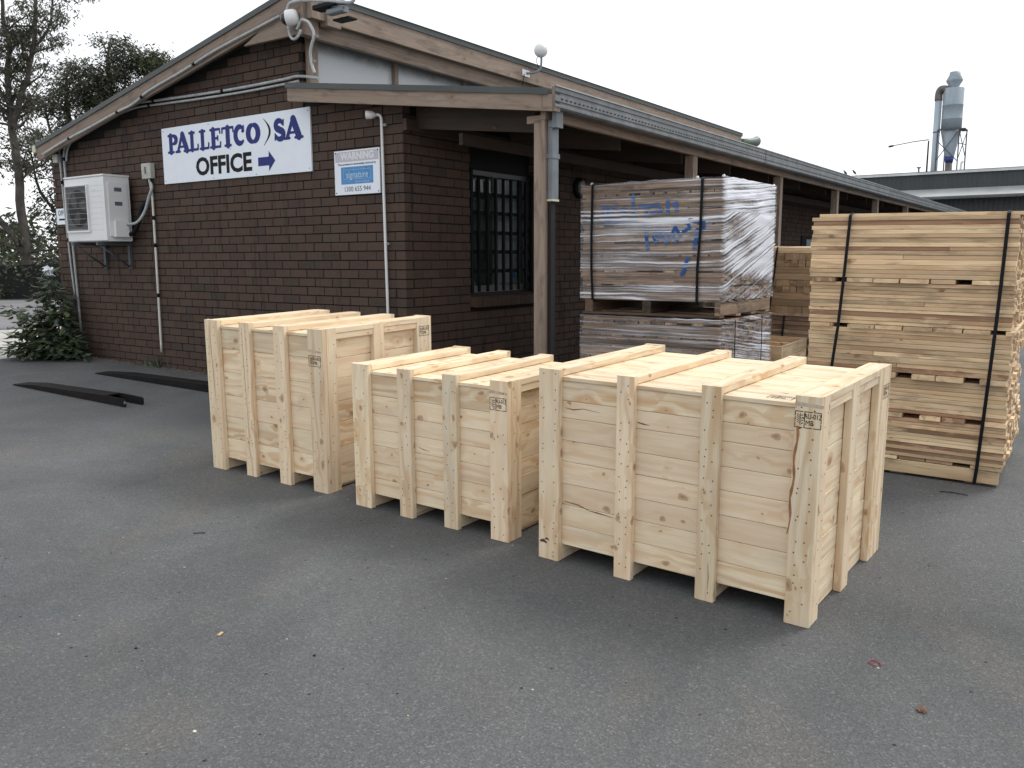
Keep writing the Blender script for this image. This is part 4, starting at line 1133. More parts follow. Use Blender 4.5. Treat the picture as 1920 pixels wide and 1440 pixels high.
C1 = make_crate('tallest new pine crate nearest the brick wall, left of the row', -2.00134, 5.52513, -0.601298, 1.09225, 0.98488, 0.99163,
    [(0, .128), (.345, .440), (.666, .765), (.968, 1.09225)], 8, [(0, .115), (.43, .525), (.84, .98488)], 3, [('front', 1.025, .80), ('side', .91, .90)], 6)
C2 = make_crate('lowest new pine crate, the middle one of the three in the row', -0.898783, 4.708774, -0.621902, 1.07833, 0.9197, 0.82179,
    [(0, .125), (.343, .438), (.660, .753), (.968, 1.07833)], 7, [(0, .12), (.41, .505), (.80, .9197)], 4, [('front', 1.021, .705)], 7)
C3 = make_crate('largest new pine crate, at the right, with a brown resin streak below its stamp', 0.124307, 3.901296, -0.642072, 1.28747, 1.06352, 0.92071,
    [(0, .112), (.412, .497), (.806, .890), (1.188, 1.28747)], 8, [(0, .112), (.43, .53), (.86, 1.06352)], 5, [('front', 1.24, .83), ('side', .985, .80), ('lid', 1.10, .10)], 8)
mb = MB(); rr = random.Random(2)
stroke(mb, [(1.203 - 0.0165 * k / 15 + 0.004 * math.sin(k * 1.1), 0.80 - 0.43 * k / 15) for k in range(16)], [0.0095 + 0.003 * math.sin(k * 2.3) if k < 13 else 0.005 for k in range(16)], lambda a, b2, d: (a, -d, b2), 0.0006)
mb.build('resin_streak', 'resin', C3[0])
mb = MB(); 
for a, b2, s in ((0.03, 0.085, .016), (0.05, 0.10, .010)):
    stroke(mb, [(a - s, b2), (a, b2 + s * .3), (a + s, b2 - s * .2)], [s * .7, s * 1.1, s * .5], lambda u, v, d: (u, -d, v), 0.0006)
mb.build('dark_knot', simple('dark_knot', (0.10, 0.045, 0.03), 0.7), C3[0])
# dark splits in the posts of the tall crate and a few plank cracks
def crack(t, y, pts, w):
    mb = MB(); stroke(mb, pts, w, lambda u, v, d: (u, y - d, v), 0.0005, False); mb.build('crack', simple('crack_dark', (0.16, 0.09, 0.05), 0.8) if 'crk' not in MT else MT['crk'], t)
MT['crk'] = simple('crack_brown', (0.20, 0.12, 0.07), 0.8)
crack(C1[0], 0, [(.052, .97), (.058, .80), (.066, .6), (.074, .46)], [.0015, .004, .004, .0012])
crack(C1[0], 0, [(.372, .96), (.378, .7), (.384, .5), (.39, .12)], [.002, .004, .003, .001])
crack(C3[0], .034, [(.125, .74), (.17, .735), (.22, .745), (.31, .738)], [.002, .006, .003, .001])
crack(C3[0], .034, [(.125, .292), (.2, .288), (.26, .272), (.30, .270), (.40, .262)], [.003, .006, .003, .007, .001])
crack(C3[0], .034, [(.50, .72), (.53, .715), (.56, .713)], [.006, .007, .001])
crack(C3[0], 0, [(.862, .17), (.866, .11), (.864, .05)], [.0015, .004, .001])
crack(C2[0], .034, [(.14, .69), (.2, .682), (.27, .676)], [.005, .007, .001])
crack(C2[0], .034, [(.46, .40), (.5, .392), (.54, .388)], [.002, .005, .001])

# ------------------------------------------------------------------ big timber stack on the right
yaw = math.radians(-34)
p0 = (2.943, 4.983)
u = Vector((math.cos(yaw), math.sin(yaw)))
LS, WS = 1.165, 1.12
o0 = Vector(p0) - u * LS
SF = Frame((o0.x, o0.y, gz(o0.x, o0.y)), yaw, True)
st = Thing('timber_stack', 'tall strapped stack of raw pallet boards behind the largest crate', 'timber stack', SF, (0, 0, 0))
rs = random.Random(21)
boards = []
zs = 0.018
# bottom bearers
for y0 in (0.0, 0.52, WS - 0.08):
    mb = MB(); mb.board(0, 0.0, LS, y0, y0 + 0.07, zs, zs + 0.082, 0.003); mb.build('bearer', 'plank', st)
for x0 in (0.10, 0.55, 0.98):
    mb = MB(); mb.board(1, 0.05, WS - 0.05, x0, x0 + 0.09, 0.001, 0.0175); mb.build('base_board', 'plank', st)
def xrow(z0, z1, gaps, out_=0.012, wd=0.15):
    """a row of boards laid crosswise: their ends show on the long face"""
    x = rs.uniform(-.01, .01)
    k = 0
    while x < LS - 0.02:
        w_ = wd * rs.uniform(.9, 1.1)
        if x + w_ > LS + 0.03: w_ = LS + rs.uniform(0, .02) - x
        if w_ > 0.04: boards.append(('y', x, x + w_ - 0.004, -out_ + rs.uniform(-.012, .010), WS + rs.uniform(-.02, .02), z0 + .0006, z1 - .0006))
        x += w_ + (rs.uniform(.07, .10) if k in gaps else rs.uniform(.001, .006)); k += 1
def lrow(z0, z1, off=0.0, double=False):
    """a row of boards laid lengthwise: their edges show on the long face"""
    y = rs.uniform(-.006, .006)
    e0, e1 = off + rs.uniform(-.007, .005), off + rs.uniform(-.005, .008)
    k = 0
    while y < WS - 0.05:
        w_ = 0.10
        if k > 0: e0, e1 = off + rs.uniform(-.02, .02), off + rs.uniform(-.02, .02)
        if k == 0 and rs.random() < 0.06:
            xs_ = rs.uniform(.3, .8)
            boards.append(('x', e0, xs_ - .002, y, y + w_, z0 + .0006, z1 - .0006)); boards.append(('x', xs_, LS + e1, y + rs.uniform(0, .004), y + w_, z0 + .0006, z1 - .0006))
        else: boards.append(('x', e0, LS + e1, y, y + w_, z0 + .0006, z1 - .0006))
        y += w_ + 0.012; k += 1
z = 0.104
def fill(z0, z1, n, off=0.0):
    hs = [rs.choice((1.0, 1.0, 1.0, 1.25, 0.85)) for _ in range(n)]; k = (z1 - z0) / sum(hs); zz = z0
    for h in hs: lrow(zz, zz + h * k, off); zz += h * k
xrow(0.104, 0.124, (1, 4), 0.0, 0.17)
fill(0.126, 0.375, 11, 0.015)
xrow(0.376, 0.404, (1, 3, 5), 0.018, 0.13)
fill(0.405, 0.628, 8, 0.005)
xrow(0.629, 0.660, (0, 2, 4), 0.034, 0.15)
fill(0.661, 0.930, 9, 0.0)
xrow(0.931, 0.955, (0, 5), 0.026, 0.155)
fill(0.956, 1.222, 11, -0.008)
xrow(1.223, 1.250, (0, 4), 0.020, 0.15)
fill(1.251, 1.63, 14, -0.015)
# individual boards: the front ones show; the rest joined
vis = []; hid = MB()
for b_ in boards:
    d_, a0, a1, c0_, c1_, z0, z1 = b_
    front = (d_ == 'x' and c0_ < 0.02) or (d_ == 'y') or (z1 > 1.60) or (d_ == 'x' and c1_ > 5)
    mbx = MB() if front else hid
    # top of stack leans slightly away
    if d_ == 'x': mbx.board(0, a0, a1, c0_, c1_, z0, z1, 0.0018 if front else 0)
    else: mbx.board(1, c0_, c1_, a0, a1, z0, z1, 0.0018 if front else 0)
    if front:
        redp = (0.62 if (d_ == 'x' and 0.13 < z0 < 0.31) else 0.10)
        mbx.build('plank', 'plankred' if rs.random() < redp else 'plank', st)
hid.build('inner_planks', 'plank', st, kind='stuff')
for x0 in (0.02, ):
    mb = MB(); mb.board(0, 0.02, LS + 0.02, 0.02, 0.12, 1.6305, 1.652, 0.002); mb.build('plank', 'plank', st)
    mb = MB(); mb.board(0, 0.045, LS + 0.0, 0.13, 0.9, 1.6305, 1.652, 0.002); mb.build('plank', 'plank', st)
def strap(t, pts, w, mat='strap', name='strap', th=0.002):
    """flat band through points in the frame; pts = list of (x,y,z); width along x"""
    mb = MB()
    for i in range(len(pts) - 1):
        a, b2 = Vector(pts[i]), Vector(pts[i + 1])
        mb.face([(a.x - w / 2, a.y, a.z), (a.x + w / 2, a.y, a.z), (b2.x + w / 2, b2.y, b2.z), (b2.x - w / 2, b2.y, b2.z)])
    o = mb.build(name, mat, t)
    so_ = o.modifiers.new('solid', 'SOLIDIFY'); so_.thickness = th; so_.offset = 0
    return o
strap(st, [(0.212, WS, 1.657), (0.218, 0.02, 1.657), (0.218, -0.018, 1.64), (0.205, -0.036, 1.24), (0.19, -0.042, .94), (.165, -.05, .64), (.15, -.022, .11), (.15, -.014, .02)], 0.019)
strap(st, [(1.085, WS, 1.657), (1.09, 0.02, 1.657), (1.09, -0.018, 1.64), (1.085, -0.036, 1.24), (1.078, -0.042, .94), (1.068, -.05, .64), (1.047, -.022, .11), (1.04, -.014, .015)], 0.020)

# ------------------------------------------------------------------ wrapped stacks
WYAW = math.radians(-36)
wp0 = Vector((1.7468, 7.07877))
wu = Vector((math.cos(WYAW), math.sin(WYAW)))
LW, WW = 1.35, 1.20
wo = wp0 - wu * LW
WF = Frame((wo.x, wo.y, 0.0), WYAW)
zb = gz(wo.x, wo.y)
ZB = 1.52691
def wrapped(name, label, z0, z1, seed, tiers, sheen_bias, cat='wrapped timber', front='x'):
    t = Thing(name, label, cat, WF, (LW / 2, WW / 2, z0))
    rr = random.Random(seed)
    body = MB(); z = z0; k = 0
    while z < z1 - 0.008:
        h = rr.choice((0.015, 0.017, 0.019, 0.022)); h = min(h, z1 - z)
        k += 1
        cross = k % tiers == 0
        off = 0.012 * math.sin(z * 9 + seed) + rr.uniform(-.008, .008)
        if cross:
            x = -off
            while x < LW - 0.03:
                w_ = rr.uniform(.09, .12)
                if rr.random() < .85: body.board(1, -.004 + rr.uniform(-.006, .004), WW + rr.uniform(-.01, .01), x, min(x + w_ - .004, LW), z + .0006, z + h - .0006)
                x += w_ + rr.uniform(.002, .02)
        else:
            y = 0
            while y < WW - .04:
                o_ = off if y == 0 else rr.uniform(-.015, .015)
                if y == 0 and rr.random() < .5:
                    s_ = rr.uniform(.2, 1.1)
                    body.board(0, -o_, s_ - .001, rr.uniform(-.004, .002), .1, z + .0006, z + h - .0006); body.board(0, s_, LW + rr.uniform(-.01, .006), rr.uniform(-.003, .003), .1, z + .0006, z + h - .0006)
                else: body.board(0, -o_, LW + rr.uniform(-.012, .006), y + rr.uniform(-.003, .002), y + .1, z + .0006, z + h - .0006)
                y += .11
        z += h
    body.build('stacked_boards', 'old', t, kind='stuff')
    # the film: a wavy skin round all four sides
    mb = MB(); mb.sm = True
    NU, NZ = 150, 44
    per = 2 * (LW + WW)
    g = 0.016
    ring = []
    for i in range(NU + 1):
        s = per * i / NU
        if s < LW: p_, n_, face_ = Vector((s, 0)), Vector((0, -1)), 0
        elif s < LW + WW: p_, n_, face_ = Vector((LW, s - LW)), Vector((1, 0)), 1
        elif s < 2 * LW + WW: p_, n_, face_ = Vector((LW - (s - LW - WW), WW)), Vector((0, 1)), 2
        else: p_, n_, face_ = Vector((0, WW - (s - 2 * LW - WW))), Vector((-1, 0)), 3
        ring.append((p_, n_, face_, s))
    haze_sheen = []
    zz0, zz1 = z0 - 0.012, z1 + 0.006
    for i, (p_, n_, f_, s) in enumerate(ring):
        for j in range(NZ + 1):
            z = zz0 + (zz1 - zz0) * j / NZ
            cyc = LW + WW
            d = g + 0.006 * mnoise.noise(Vector((s * 2.5 % per, z * 16, seed))) + 0.003 * mnoise.noise(Vector((s * 5, z * 50, seed + 3)))
            cc = Vector((max(0, min(LW, p_.x)), max(0, min(WW, p_.y))))
            q = cc + n_ * d
            # corners: spread outward
            for cx_, cy_, ox, oy in ((0, 0, -1, -1), (LW, 0, 1, -1), (LW, WW, 1, 1), (0, WW, -1, 1)):
                dd = (cc - Vector((cx_, cy_))).length
                if dd < 0.012: q = Vector((cx_ + ox * (g * .8 + 0.010 * mnoise.noise(Vector((z * 40, cx_, seed))) + .004), cy_ + oy * (g * .8)))
            sag = 0.010 * mnoise.noise(Vector((s * 2.2, 0, seed + 9))) if j == 0 else (0.006 * mnoise.noise(Vector((s * 9, 5, seed))) if j == NZ else 0)
            mb.v.append((q.x, q.y, z + sag))
            if f_ == 1:
                mk = sheen_bias[1] + 0.09 * mnoise.noise(Vector((s * 2.4, z * 5.0, 3)))  # right face whitened to paint in its specular sheen
                if seed == 1 and 0.95 < z < 1.40 - 0.1 * (s - LW) : mk -= 0.085
            else:
                mk = sheen_bias[0] + 0.05 * mnoise.noise(Vector((s * 1.5, z * 6.5, 8))) 
                if seed == 1:
                    mk += 0.06 * math.exp(-((z - (1.80 + .03 * math.sin(s * 4))) / .10) ** 2) + .05 * math.exp(-((z - 1.45) / .05) ** 2) + .09 * math.exp(-((z - 1.19) / .035) ** 2) - .10 * math.exp(-((z - 1.34) / .05) ** 2) - .06 * math.exp(-((z - 2.08) / .08) ** 2)
            haze_sheen.append(mk)
    M1 = NZ + 1
    for i in range(NU):
        for j in range(NZ):
            a = i * M1 + j
            mb.f.append((a, a + M1, a + M1 + 1, a + 1)); mb.mi.append(0); mb.smooth.append(True)
            f_ = ring[i][2]
            def UV(ii, jj):
                s = per * ii / NU; z = zz0 + (zz1 - zz0) * jj / NZ
                if f_ == 1 and seed == 1: return (s, z - 0.30 * (s - LW) * (1.0 if z < 1.9 else 0.3))
                if f_ == 1: return (s + 3, z + 0.12 * (s - LW))
                return (s, z)
            mb.uv += [UV(i, j), UV(i + 1, j), UV(i + 1, j + 1), UV(i, j + 1)]
    o = mb.build('stretch_film', 'film', t)
    at = o.data.attributes.new('haze_sheen', 'FLOAT', 'POINT'); at.data.foreach_set('value', haze_sheen)
    return t
ZU0, ZU1 = ZB - 0.365, ZB + 0.640
up_t = wrapped('wrapped_board_stack', 'upper stack of old boards in shiny stretch film with blue spray writing', ZU0, ZU1, 1, 7, (-0.04, 0.09))
# strap + top film bits + blue writing
for x0, x1 in ((0.085 + 0.03, 0.115), (1.165, 1.145)):
    strap(up_t, [(x0, WW, ZU1 + .01), (x0, 0, ZU1 + .01), (x0, -.030, ZU1 - .01), (x0 - .004, -.034, ZB + .2), (x1, -.036, ZB - .1), (x1 + (.012 if x0 < .5 else 0), -.03, ZU0 - .02), (x1 + (.04 if x0 < .5 else 0), -.01, ZU0 - .045)], 0.024)
for x, y in ((LW, 0), (LW + .0, WW), (.1, 0.0), (1.12, 0.0)):
    mb = MB(); mb.sm = True
    mb.lathe([(0.004, -.012), (.014, -.008), (.017, .002), (.006, .010), (.004, .014)], (x - .015, y + .01, ZU1 + .008), (R.uniform(-.4, .4), .3, 1), 8); mb.build('film_tail', 'bag', up_t)
STR = [[(-1.132, 0.443), (-1.136, 0.35)], [(-1.083, 0.432), (-1.087, 0.358)], [(-1.013, 0.439), (-1.06, 0.357)], [(-0.96, 0.4), (-0.918, 0.417), (-0.906, 0.38), (-0.959, 0.363)], [(-0.836, 0.527), (-0.831, 0.268)], [(-0.762, 0.43), (-0.711, 0.437), (-0.699, 0.355)], [(-0.711, 0.428), (-0.591, 0.441), (-0.559, 0.386), (-0.649, 0.372)], [(-0.502, 0.464), (-0.499, 0.367)], [(-0.452, 0.436), (-0.423, 0.452), (-0.417, 0.381)], [(-1.108, 0.294), (-0.937, 0.317), (-0.811, 0.304)], [(-0.723, 0.275), (-0.701, 0.193), (-0.683, 0.065)], [(-0.605, 0.227), (-0.629, 0.173), (-0.603, 0.11), (-0.573, 0.154), (-0.595, 0.227)], [(-0.516, 0.225), (-0.544, 0.172), (-0.507, 0.099), (-0.484, 0.153), (-0.511, 0.225)], [(-0.427, 0.241), (-0.455, 0.188), (-0.414, 0.116), (-0.377, 0.169), (-0.423, 0.24)], [(-0.322, 0.291), (-0.292, 0.237), (-0.349, 0.204)], [(-0.225, 0.218), (-0.232, 0.149), (-0.249, 0.07)], [(-0.304, -0.018), (-0.33, -0.107), (-0.353, -0.152)], [(-0.294, 0.299), (-0.161, 0.278), (-0.169, 0.235)]]
for i, s_ in enumerate(STR):
    mb = MB(); stroke(mb, [(a + LW, b2 + ZB) for a, b2 in s_], 0.034, lambda a, b2, d: (a, -0.009 - d, b2), 0.0004 * (i + 1)); mb.build('spray_stroke', 'blue_paint', up_t)
# pallet under the upper stack
pl = Thing('pallet', 'weathered timber pallet between the two wrapped stacks', 'pallet', WF, (LW / 2, WW / 2, ZB - 0.53))
for x0, x1 in ((0.03, 0.11), (0.62, 0.70), (LW - .055, LW - 0.005)):
    mb = MB(); mb.board(1, 0.0, WW, x0, x1, ZB - .497, ZB - .388, 0.003); mb.build('bearer', 'old', pl)
for i in range(7):
    y = 0.0 + i * 0.182
    mb = MB(); mb.board(0, 0.0, LW, y, y + .095, ZB - .3875, ZB - .3755, 0.001); mb.build('deck_board', 'old', pl)
for i in range(4):
    y = -0.01 + i * 0.37
    mb = MB(); mb.board(0, 0.01, LW - 0.005, y, y + .10, ZB - .516, ZB - .4975, 0.001); mb.build('bottom_board', 'old', pl)
low_t = wrapped('wrapped_board_stack', 'lower stack of old boards in stretch film under the pallet', zb + 0.10, ZB - .535, 2, 6, (-0.045, -0.01))  # film whiteness cut back to paint in the shadow on this stack
pl2 = Thing('pallet', 'timber pallet on the ground under the lower wrapped stack', 'pallet', WF, (LW / 2, WW / 2, zb))
for x0 in (0.0, 0.62, LW - .07):
    mb = MB(); mb.board(1, 0.0, WW, x0, x0 + .07, zb - .04, zb + .085, 0.003); mb.build('bearer', 'old', pl2)
for y0 in (.0, .37, .74, 1.1):
    mb = MB(); mb.board(0, 0.0, LW, y0, y0 + .09, zb + .0855, zb + .0995, 0.002); mb.build('deck_board', 'old', pl2)
for v_ in (0.244, 0.898):
    mb = MB(); z1_, z0_ = ZB - .545, zb + .1
    pts = [(LW + .034, v_, z1_), (LW + .036, v_, (z1_ + z0_) / 2), (LW + .03, v_ + .002, z0_)]
    for a, b2 in zip(pts[:-1], pts[1:]): mb.face([(a[0], a[1] - .009, a[2]), (a[0], a[1] + .009, a[2]), (b2[0], b2[1] + .009, b2[2]), (b2[0], b2[1] - .009, b2[2])])
    o = mb.build('strap', 'strap', low_t); q_ = o.modifiers.new('solid', 'SOLIDIFY'); q_.thickness = .002

# ------------------------------------------------------------------ brown block stack far behind, and the small open box
KY = math.radians(-34)
k0 = Vector((2.92, 9.59))
ku = Vector((math.cos(KY), math.sin(KY)))
ko = k0 - ku * 0.25
KF = Frame((ko.x, ko.y, gz(ko.x, ko.y)), KY, True)
kt = Thing('block_stack', 'strapped stack of squared brown timbers between the wrapped stack and the tall stack', 'timber stack', KF, (0.6, .5, 0))
rk = random.Random(8); z = 0.0; KL, KW = 1.25, 1.0
topz = 1.628 - gz(ko.x, ko.y)
lay = []
z = topz
mb = MB(); mb.board(0, 0.0, KL, 0.0, 0.9, z - 0.062, z, 0.002); mb.build('cover_board', 'plank', kt); z -= .063
for kind_ in 'eelleelle':
    h = 0.073
    if kind_ == 'e':
        x = rk.uniform(-.01, .01)
        while x < KL - .05:
            mb = MB(); mb.board(1, rk.uniform(-.012, .008), KW, x, x + .073, z - h + .001, z - .001, 0.003); mb.build('timber', 'brownblock', kt)
            x += .0745 + (rk.uniform(.0, .01) if rk.random() < .3 else 0)
    else:
        mb = MB(); mb.board(0, rk.uniform(-.01, .01), KL, 0, .075, z - h + .001, z - .001, 0.003); mb.build('timber', 'brownblock', kt)
        mb = MB(); mb.board(0, 0, KL, .08, KW, z - h + .001, z - .001); mb.build('inner_timber', 'brownblock', kt)
    z -= h
mb = MB(); mb.board(0, -0.03, KL, -0.02, 0.08, z - .035, z - .001, 0.003); mb.build('bearer', 'old', kt); z -= .037
n = 0
while z > 0.03:
    mb = MB(); mb.board(0, rk.uniform(-.03, .0), KL, rk.uniform(-.02, .0), KW, z - .048, z - .001, .002); mb.build('lower_board', 'old', kt); z -= .05
strap(kt, [(0.305, .9, topz + .004), (0.30, 0, topz + .004), (.30, -.02, topz - .02), (.275, -.02, topz - .35), (.245, -.02, topz - .70)], .018)
mb = MB(); mb.tube([(.10, -.035, topz - .75), (-.02, -.035, topz - 1.05)], .010, 6); mb.build('loose_strap', 'strap', kt)
mb = MB(); mb.tube([(.42, -.035, topz - .75), (.40, -.035, topz - 1.12)], .011, 6); mb.build('loose_strap', 'strap', kt)

bxo = Frame((2.7128, 8.461, gz(2.7128, 8.461)), math.radians(-34), True)
ob = Thing('open_box', 'low open timber box on the ground beside the lower wrapped stack', 'box', bxo, (-.5, .5, 0))
hz = 0.42
for a in range(3):
    z0 = hz - .125 * (a + 1)
    for nm, ax_, a0, a1, c0_, c1_ in (('side_board', 0, -1.0, 0, 0, .02), ('side_board', 0, -1.0, 0, .88, .90), ('end_board', 1, .021, .879, -.02, 0), ('end_board', 1, .021, .879, -1.0, -.98)):
        mb = MB(); mb.board(ax_, a0, a1, c0_, c1_, z0 + .001, z0 + .124, .002); mb.build(nm, 'plank', ob)
mb = MB(); mb.box(-.98, -.02, .02, .88, .05, .07); mb.build('floor', 'plank', ob)
mb = MB(); mb.board(0, -.97, -.03, .42, .47, hz - .10, hz - .015, .002); mb.build('divider', 'plank', ob)

# ------------------------------------------------------------------ fork tine sleeves on the ground
def tine(label, X0, X1, Y, wd):
    a = BF.w(X0, Y, 0); b2 = BF.w(X1, Y, 0)
    F = Frame((b2.x, b2.y, gz(b2.x, b2.y)), BF.yaw, True)
    L = X1 - X0
    t = Thing('fork_tine', label, 'forklift tine', F, (0, 0, 0), 'black forklift tine sleeves on the asphalt')
    for nm, y0, y1 in (('side_plate', 0, .012), ('side_plate', wd - .012, wd)):
        mb = MB()
        prof = [(-L, .004), (-L * .75, .002), (-.02, .002), (0, .015), (.0, .065), (-.03, .075), (-.3, .078), (-L * .8, .045), (-L, .012)]
        if y0 > 0: prof = [(x + (.0 if x < -.1 else .03), z) for x, z in prof]
        mb.face([(x, y0, z) for x, z in prof]); mb.face([(x, y1, z) for x, z in reversed(prof)])
        for i in range(len(prof)):
            p, q = prof[i], prof[(i + 1) % len(prof)]
            mb.face([(p[0], y0, p[1]), (p[0], y1, p[1]), (q[0], y1, q[1]), (q[0], y0, q[1])])
        mb.build(nm, 'steel', t)
    mb = MB()
    pf = [(-L, .0125), (-L * .8, .0445), (-.34, .0775), (-.34, .0665), (-L * .8, .034), (-L, .004)]
    mb.face([(x, .0121, z) for x, z in pf]); mb.face([(x, wd - .0121, z) for x, z in reversed(pf)])
    for i in range(len(pf)):
        p, q = pf[i], pf[(i + 1) % len(pf)]; mb.face([(p[0], .0121, p[1]), (p[0], wd - .0121, p[1]), (q[0], wd - .0121, q[1]), (q[0], .0121, q[1])])
    mb.build('top_plate', 'steel', t)
    for y in (-.001, wd + .001):
        mb = MB(); mb.lathe([(.013, -.006), (.013, .006)], (.0, y, .045), (0, 1, 0), 12); mb.build('pin', 'galv', t)
    return t
tine('black forklift tine sleeve lying nearest the camera left of the crates', -4.07, -1.97, -1.62, 0.165)
tine('black forklift tine sleeve lying nearer the brick wall, its end behind the tall crate', -4.08, -1.5, -0.73, 0.165)

# ------------------------------------------------------------------ distant shed, silo, street lamp, birds
sh = Thing('metal_shed', 'long dark grey corrugated shed with silver flashing behind the timber stacks', 'shed', BF, (0, 38, 0))
Y0 = 38.0
mb = MB(); mb.box(-40, 45, Y0, Y0 + 22, 0.5, 4.15); mb.build('lower_wall', 'shedwall', sh)
mb = MB(); mb.box(-40, 45, Y0 + 0.6, Y0 + 22, 4.2, 5.30); mb.build('upper_wall', 'shedwall', sh)
mb = MB(); mb.face([(-40, Y0 - .9, 4.18), (45, Y0 - .9, 4.18), (45, Y0 + .6, 4.62), (-40, Y0 + .6, 4.62)]); mb.face([(-40, Y0 - .9, 4.14), (-40, Y0 + .6, 4.58), (45, Y0 + .6, 4.58), (45, Y0 - .9, 4.14)]); mb.build('awning', simple('grey_awning_sheet', (0.36, 0.38, 0.38), 0.5, var=.15, vscale=1), sh)
mb = MB(); mb.box(-40, 45, Y0 - .93, Y0 - .9, 4.06, 4.19); mb.build('awning_trim', 'shedroof', sh)
mb = MB(); mb.box(-40, 45, Y0 + .45, Y0 + .6, 5.30, 5.42); mb.build('eave_flashing', 'flash', sh)
mb = MB(); mb.face([(-40, Y0 + .4, 5.43), (45, Y0 + .4, 5.43), (45, Y0 + 11, 6.1), (-40, Y0 + 11, 6.1)]); mb.build('roof', 'shedroof', sh)
mb = MB()
for i in range(190): mb.tube([(-12 + i * .11, Y0 - .935, 4.07), (-12 + i * .11, Y0 - .935, 4.18)], .022, 5)
mb.build('awning_corrugation', 'shedroof', sh, kind='stuff')
for X, Zz, lab in ((-6.10, 5.52, 'leftmost of three small birds perched on the shed roof edge'), (-5.73, 5.58, 'middle of three small birds perched on the shed roof edge'), (-5.31, 5.58, 'rightmost of three small birds perched on the shed roof edge')):
    mb = MB(); mb.sm = True
    mb.lathe([(.003, -.16), (.02, -.10), (.05, -.02), (.055, .04), (.03, .10), (.035, .13), (.02, .16), (.004, .19)], (0, 0, 0), (-.6, 0, .75), 10)
    mb.tube([(.02, .01, -.02), (.02, .01, -.09)], .006, 5); mb.tube([(.03, -.02, -.02), (.03, -.02, -.09)], .006, 5)
    o = mb.build('bird', 'bird'); o.matrix_world = Matrix.Translation(BF.w(X, Y0 + .5, Zz)) @ Matrix.Rotation(BF.yaw, 4, 'Z'); tagit(o, lab, 'bird', 'birds on the shed roof')
rv = Thing('roof_vent', 'tiny vent cap on the shed roof left of the silo', 'vent', BF, (-2.46, Y0 + .5, 5.45))
mb = MB(); mb.tube([(-2.46, Y0 + .6, 5.40), (-2.46, Y0 + .6, 5.62)], .035, 8); mb.build('stem', 'shedroof', rv)
mb = MB(); mb.lathe([(.03, 0), (.11, .0), (.09, .05), (.02, .06)], (-2.46, Y0 + .6, 5.62), (0, 0, 1), 12); mb.build('cap', 'shedroof', rv)

SY_ = 62.0; k_ = (SY_ + 7.0) / 57.0     # silo measured on the plane Y=50, moved back to its yard behind the shed
def sz(z): return 1.517 + (z - 1.517) * KS
# camera ray scaling between the two planes
def onY(px, py, Y):
    d = fwd * FPX + rt * (px - 960) - up * (py - 720)
    v = Vector((-math.sin(BF.yaw), math.cos(BF.yaw), 0))
    t = (Y - (cam.location - BF.o).dot(v)) / d.dot(v)
    P = cam.location + d * t - BF.o
    uu = Vector((math.cos(BF.yaw), math.sin(BF.yaw), 0))
    return P.dot(uu), P.z
si = Thing('dust_silo', 'blue grey cyclone silo with side duct and capped stack behind the shed', 'silo', BF, (-3, 66, 0.5))
SB = (-2.86, 50.0)
SB_ = SB[0]
cxs = -2.86
mb = MB(); mb.lathe([(.54, 8.72), (.54, 9.3), (.548, 9.31), (.548, 9.33), (.54, 9.34), (.54, 10.05), (.55, 10.06), (.55, 10.10), (.54, 10.11), (.54, 11.0), (.5, 11.03), (.3, 11.05)], (cxs, 50, 0), (0, 0, 1), 36); mb.build('drum', 'silo', si)
mb = MB(); mb.lathe([(.20, 6.95), (.245, 7.2), (.54, 8.7)], (cxs + .0, 50, 0), (0, 0, 1), 36); mb.build('hopper_cone', 'silo', si)
mb = MB(); mb.lathe([(.20, 6.88), (.262, 7.22)], (cxs, 50, 0), (0, 0, 1), 30); mb.build('blue_band', 'silo_blue', si)
mb = MB(); mb.lathe([(.18, 4.5), (.19, 6.88)], (cxs, 50, 0), (0, 0, 1), 20); mb.build('outlet_pipe', 'silo_rust', si)
mb = MB(); mb.lathe([(.27, 11.0), (.27, 11.14), (.43, 11.42), (.44, 11.46), (.29, 11.76), (.27, 11.92), (.0, 11.9)], (cxs, 50, 0), (0, 0, 1), 30); mb.build('stack_cowl', 'silo', si)
mb = MB(); mb.tube([(cxs - .75, 49.9, 3.5), (cxs - .75, 49.9, 10.42)], .185, 20); mb.build('duct', simple('pale_duct', (0.36, 0.42, 0.47), 0.5, var=.12, vscale=1), si)
mb = MB()
for z in (10.40, 8.62): mb.lathe([(.20, 0), (.20, .05)], (cxs - .75, 49.9, z), (0, 0, 1), 20)
mb.build('duct_flange', 'truss', si)
mb = MB(); mb.tube(smooth_path([(cxs - .75, 49.9, 10.42), (cxs - .75, 49.9, 10.75), (cxs - .66, 49.88, 11.0), (cxs - .40, 49.84, 11.0), (cxs - .12, 49.80, 10.85)], 5), [.21] * 21, 14); mb.build('elbow', 'silo_rust', si)
for dx, dy in ((-.62, -.5), (.50, -.5), (.75, .55), (-.35, .6)):
    mb = MB(); mb.box(cxs + dx - .03, cxs + dx + .03, 50 + dy - .03, 50 + dy + .03, 4.5, 8.7); mb.build('frame_leg', 'truss', si)
for (x0, y0, z0), (x1, y1, z1) in ((((-.62, -.5, 8.1)), (.50, -.5, 6.9)), ((-.62, -.5, 7.0), (.50, -.5, 8.65)), ((.5, -.5, 8.6), (.75, .55, 7.2)), ((.5, -.5, 7.0), (.75, .55, 8.6)), ((.5, -.5, 7.9), (.75, .55, 7.9))):
    mb = MB(); mb.tube([(cxs + x0, 50 + y0, z0), (cxs + x1, 50 + y1, z1)], .022, 6); mb.build('brace', 'truss', si)
mb = MB(); mb.box(cxs - .60, cxs + .56, 49.42, 49.50, 8.66, 8.76); mb.box(cxs + .5, cxs + .8, 49.45, 50.6, 8.66, 8.72); mb.build('ring_beam', 'truss', si)
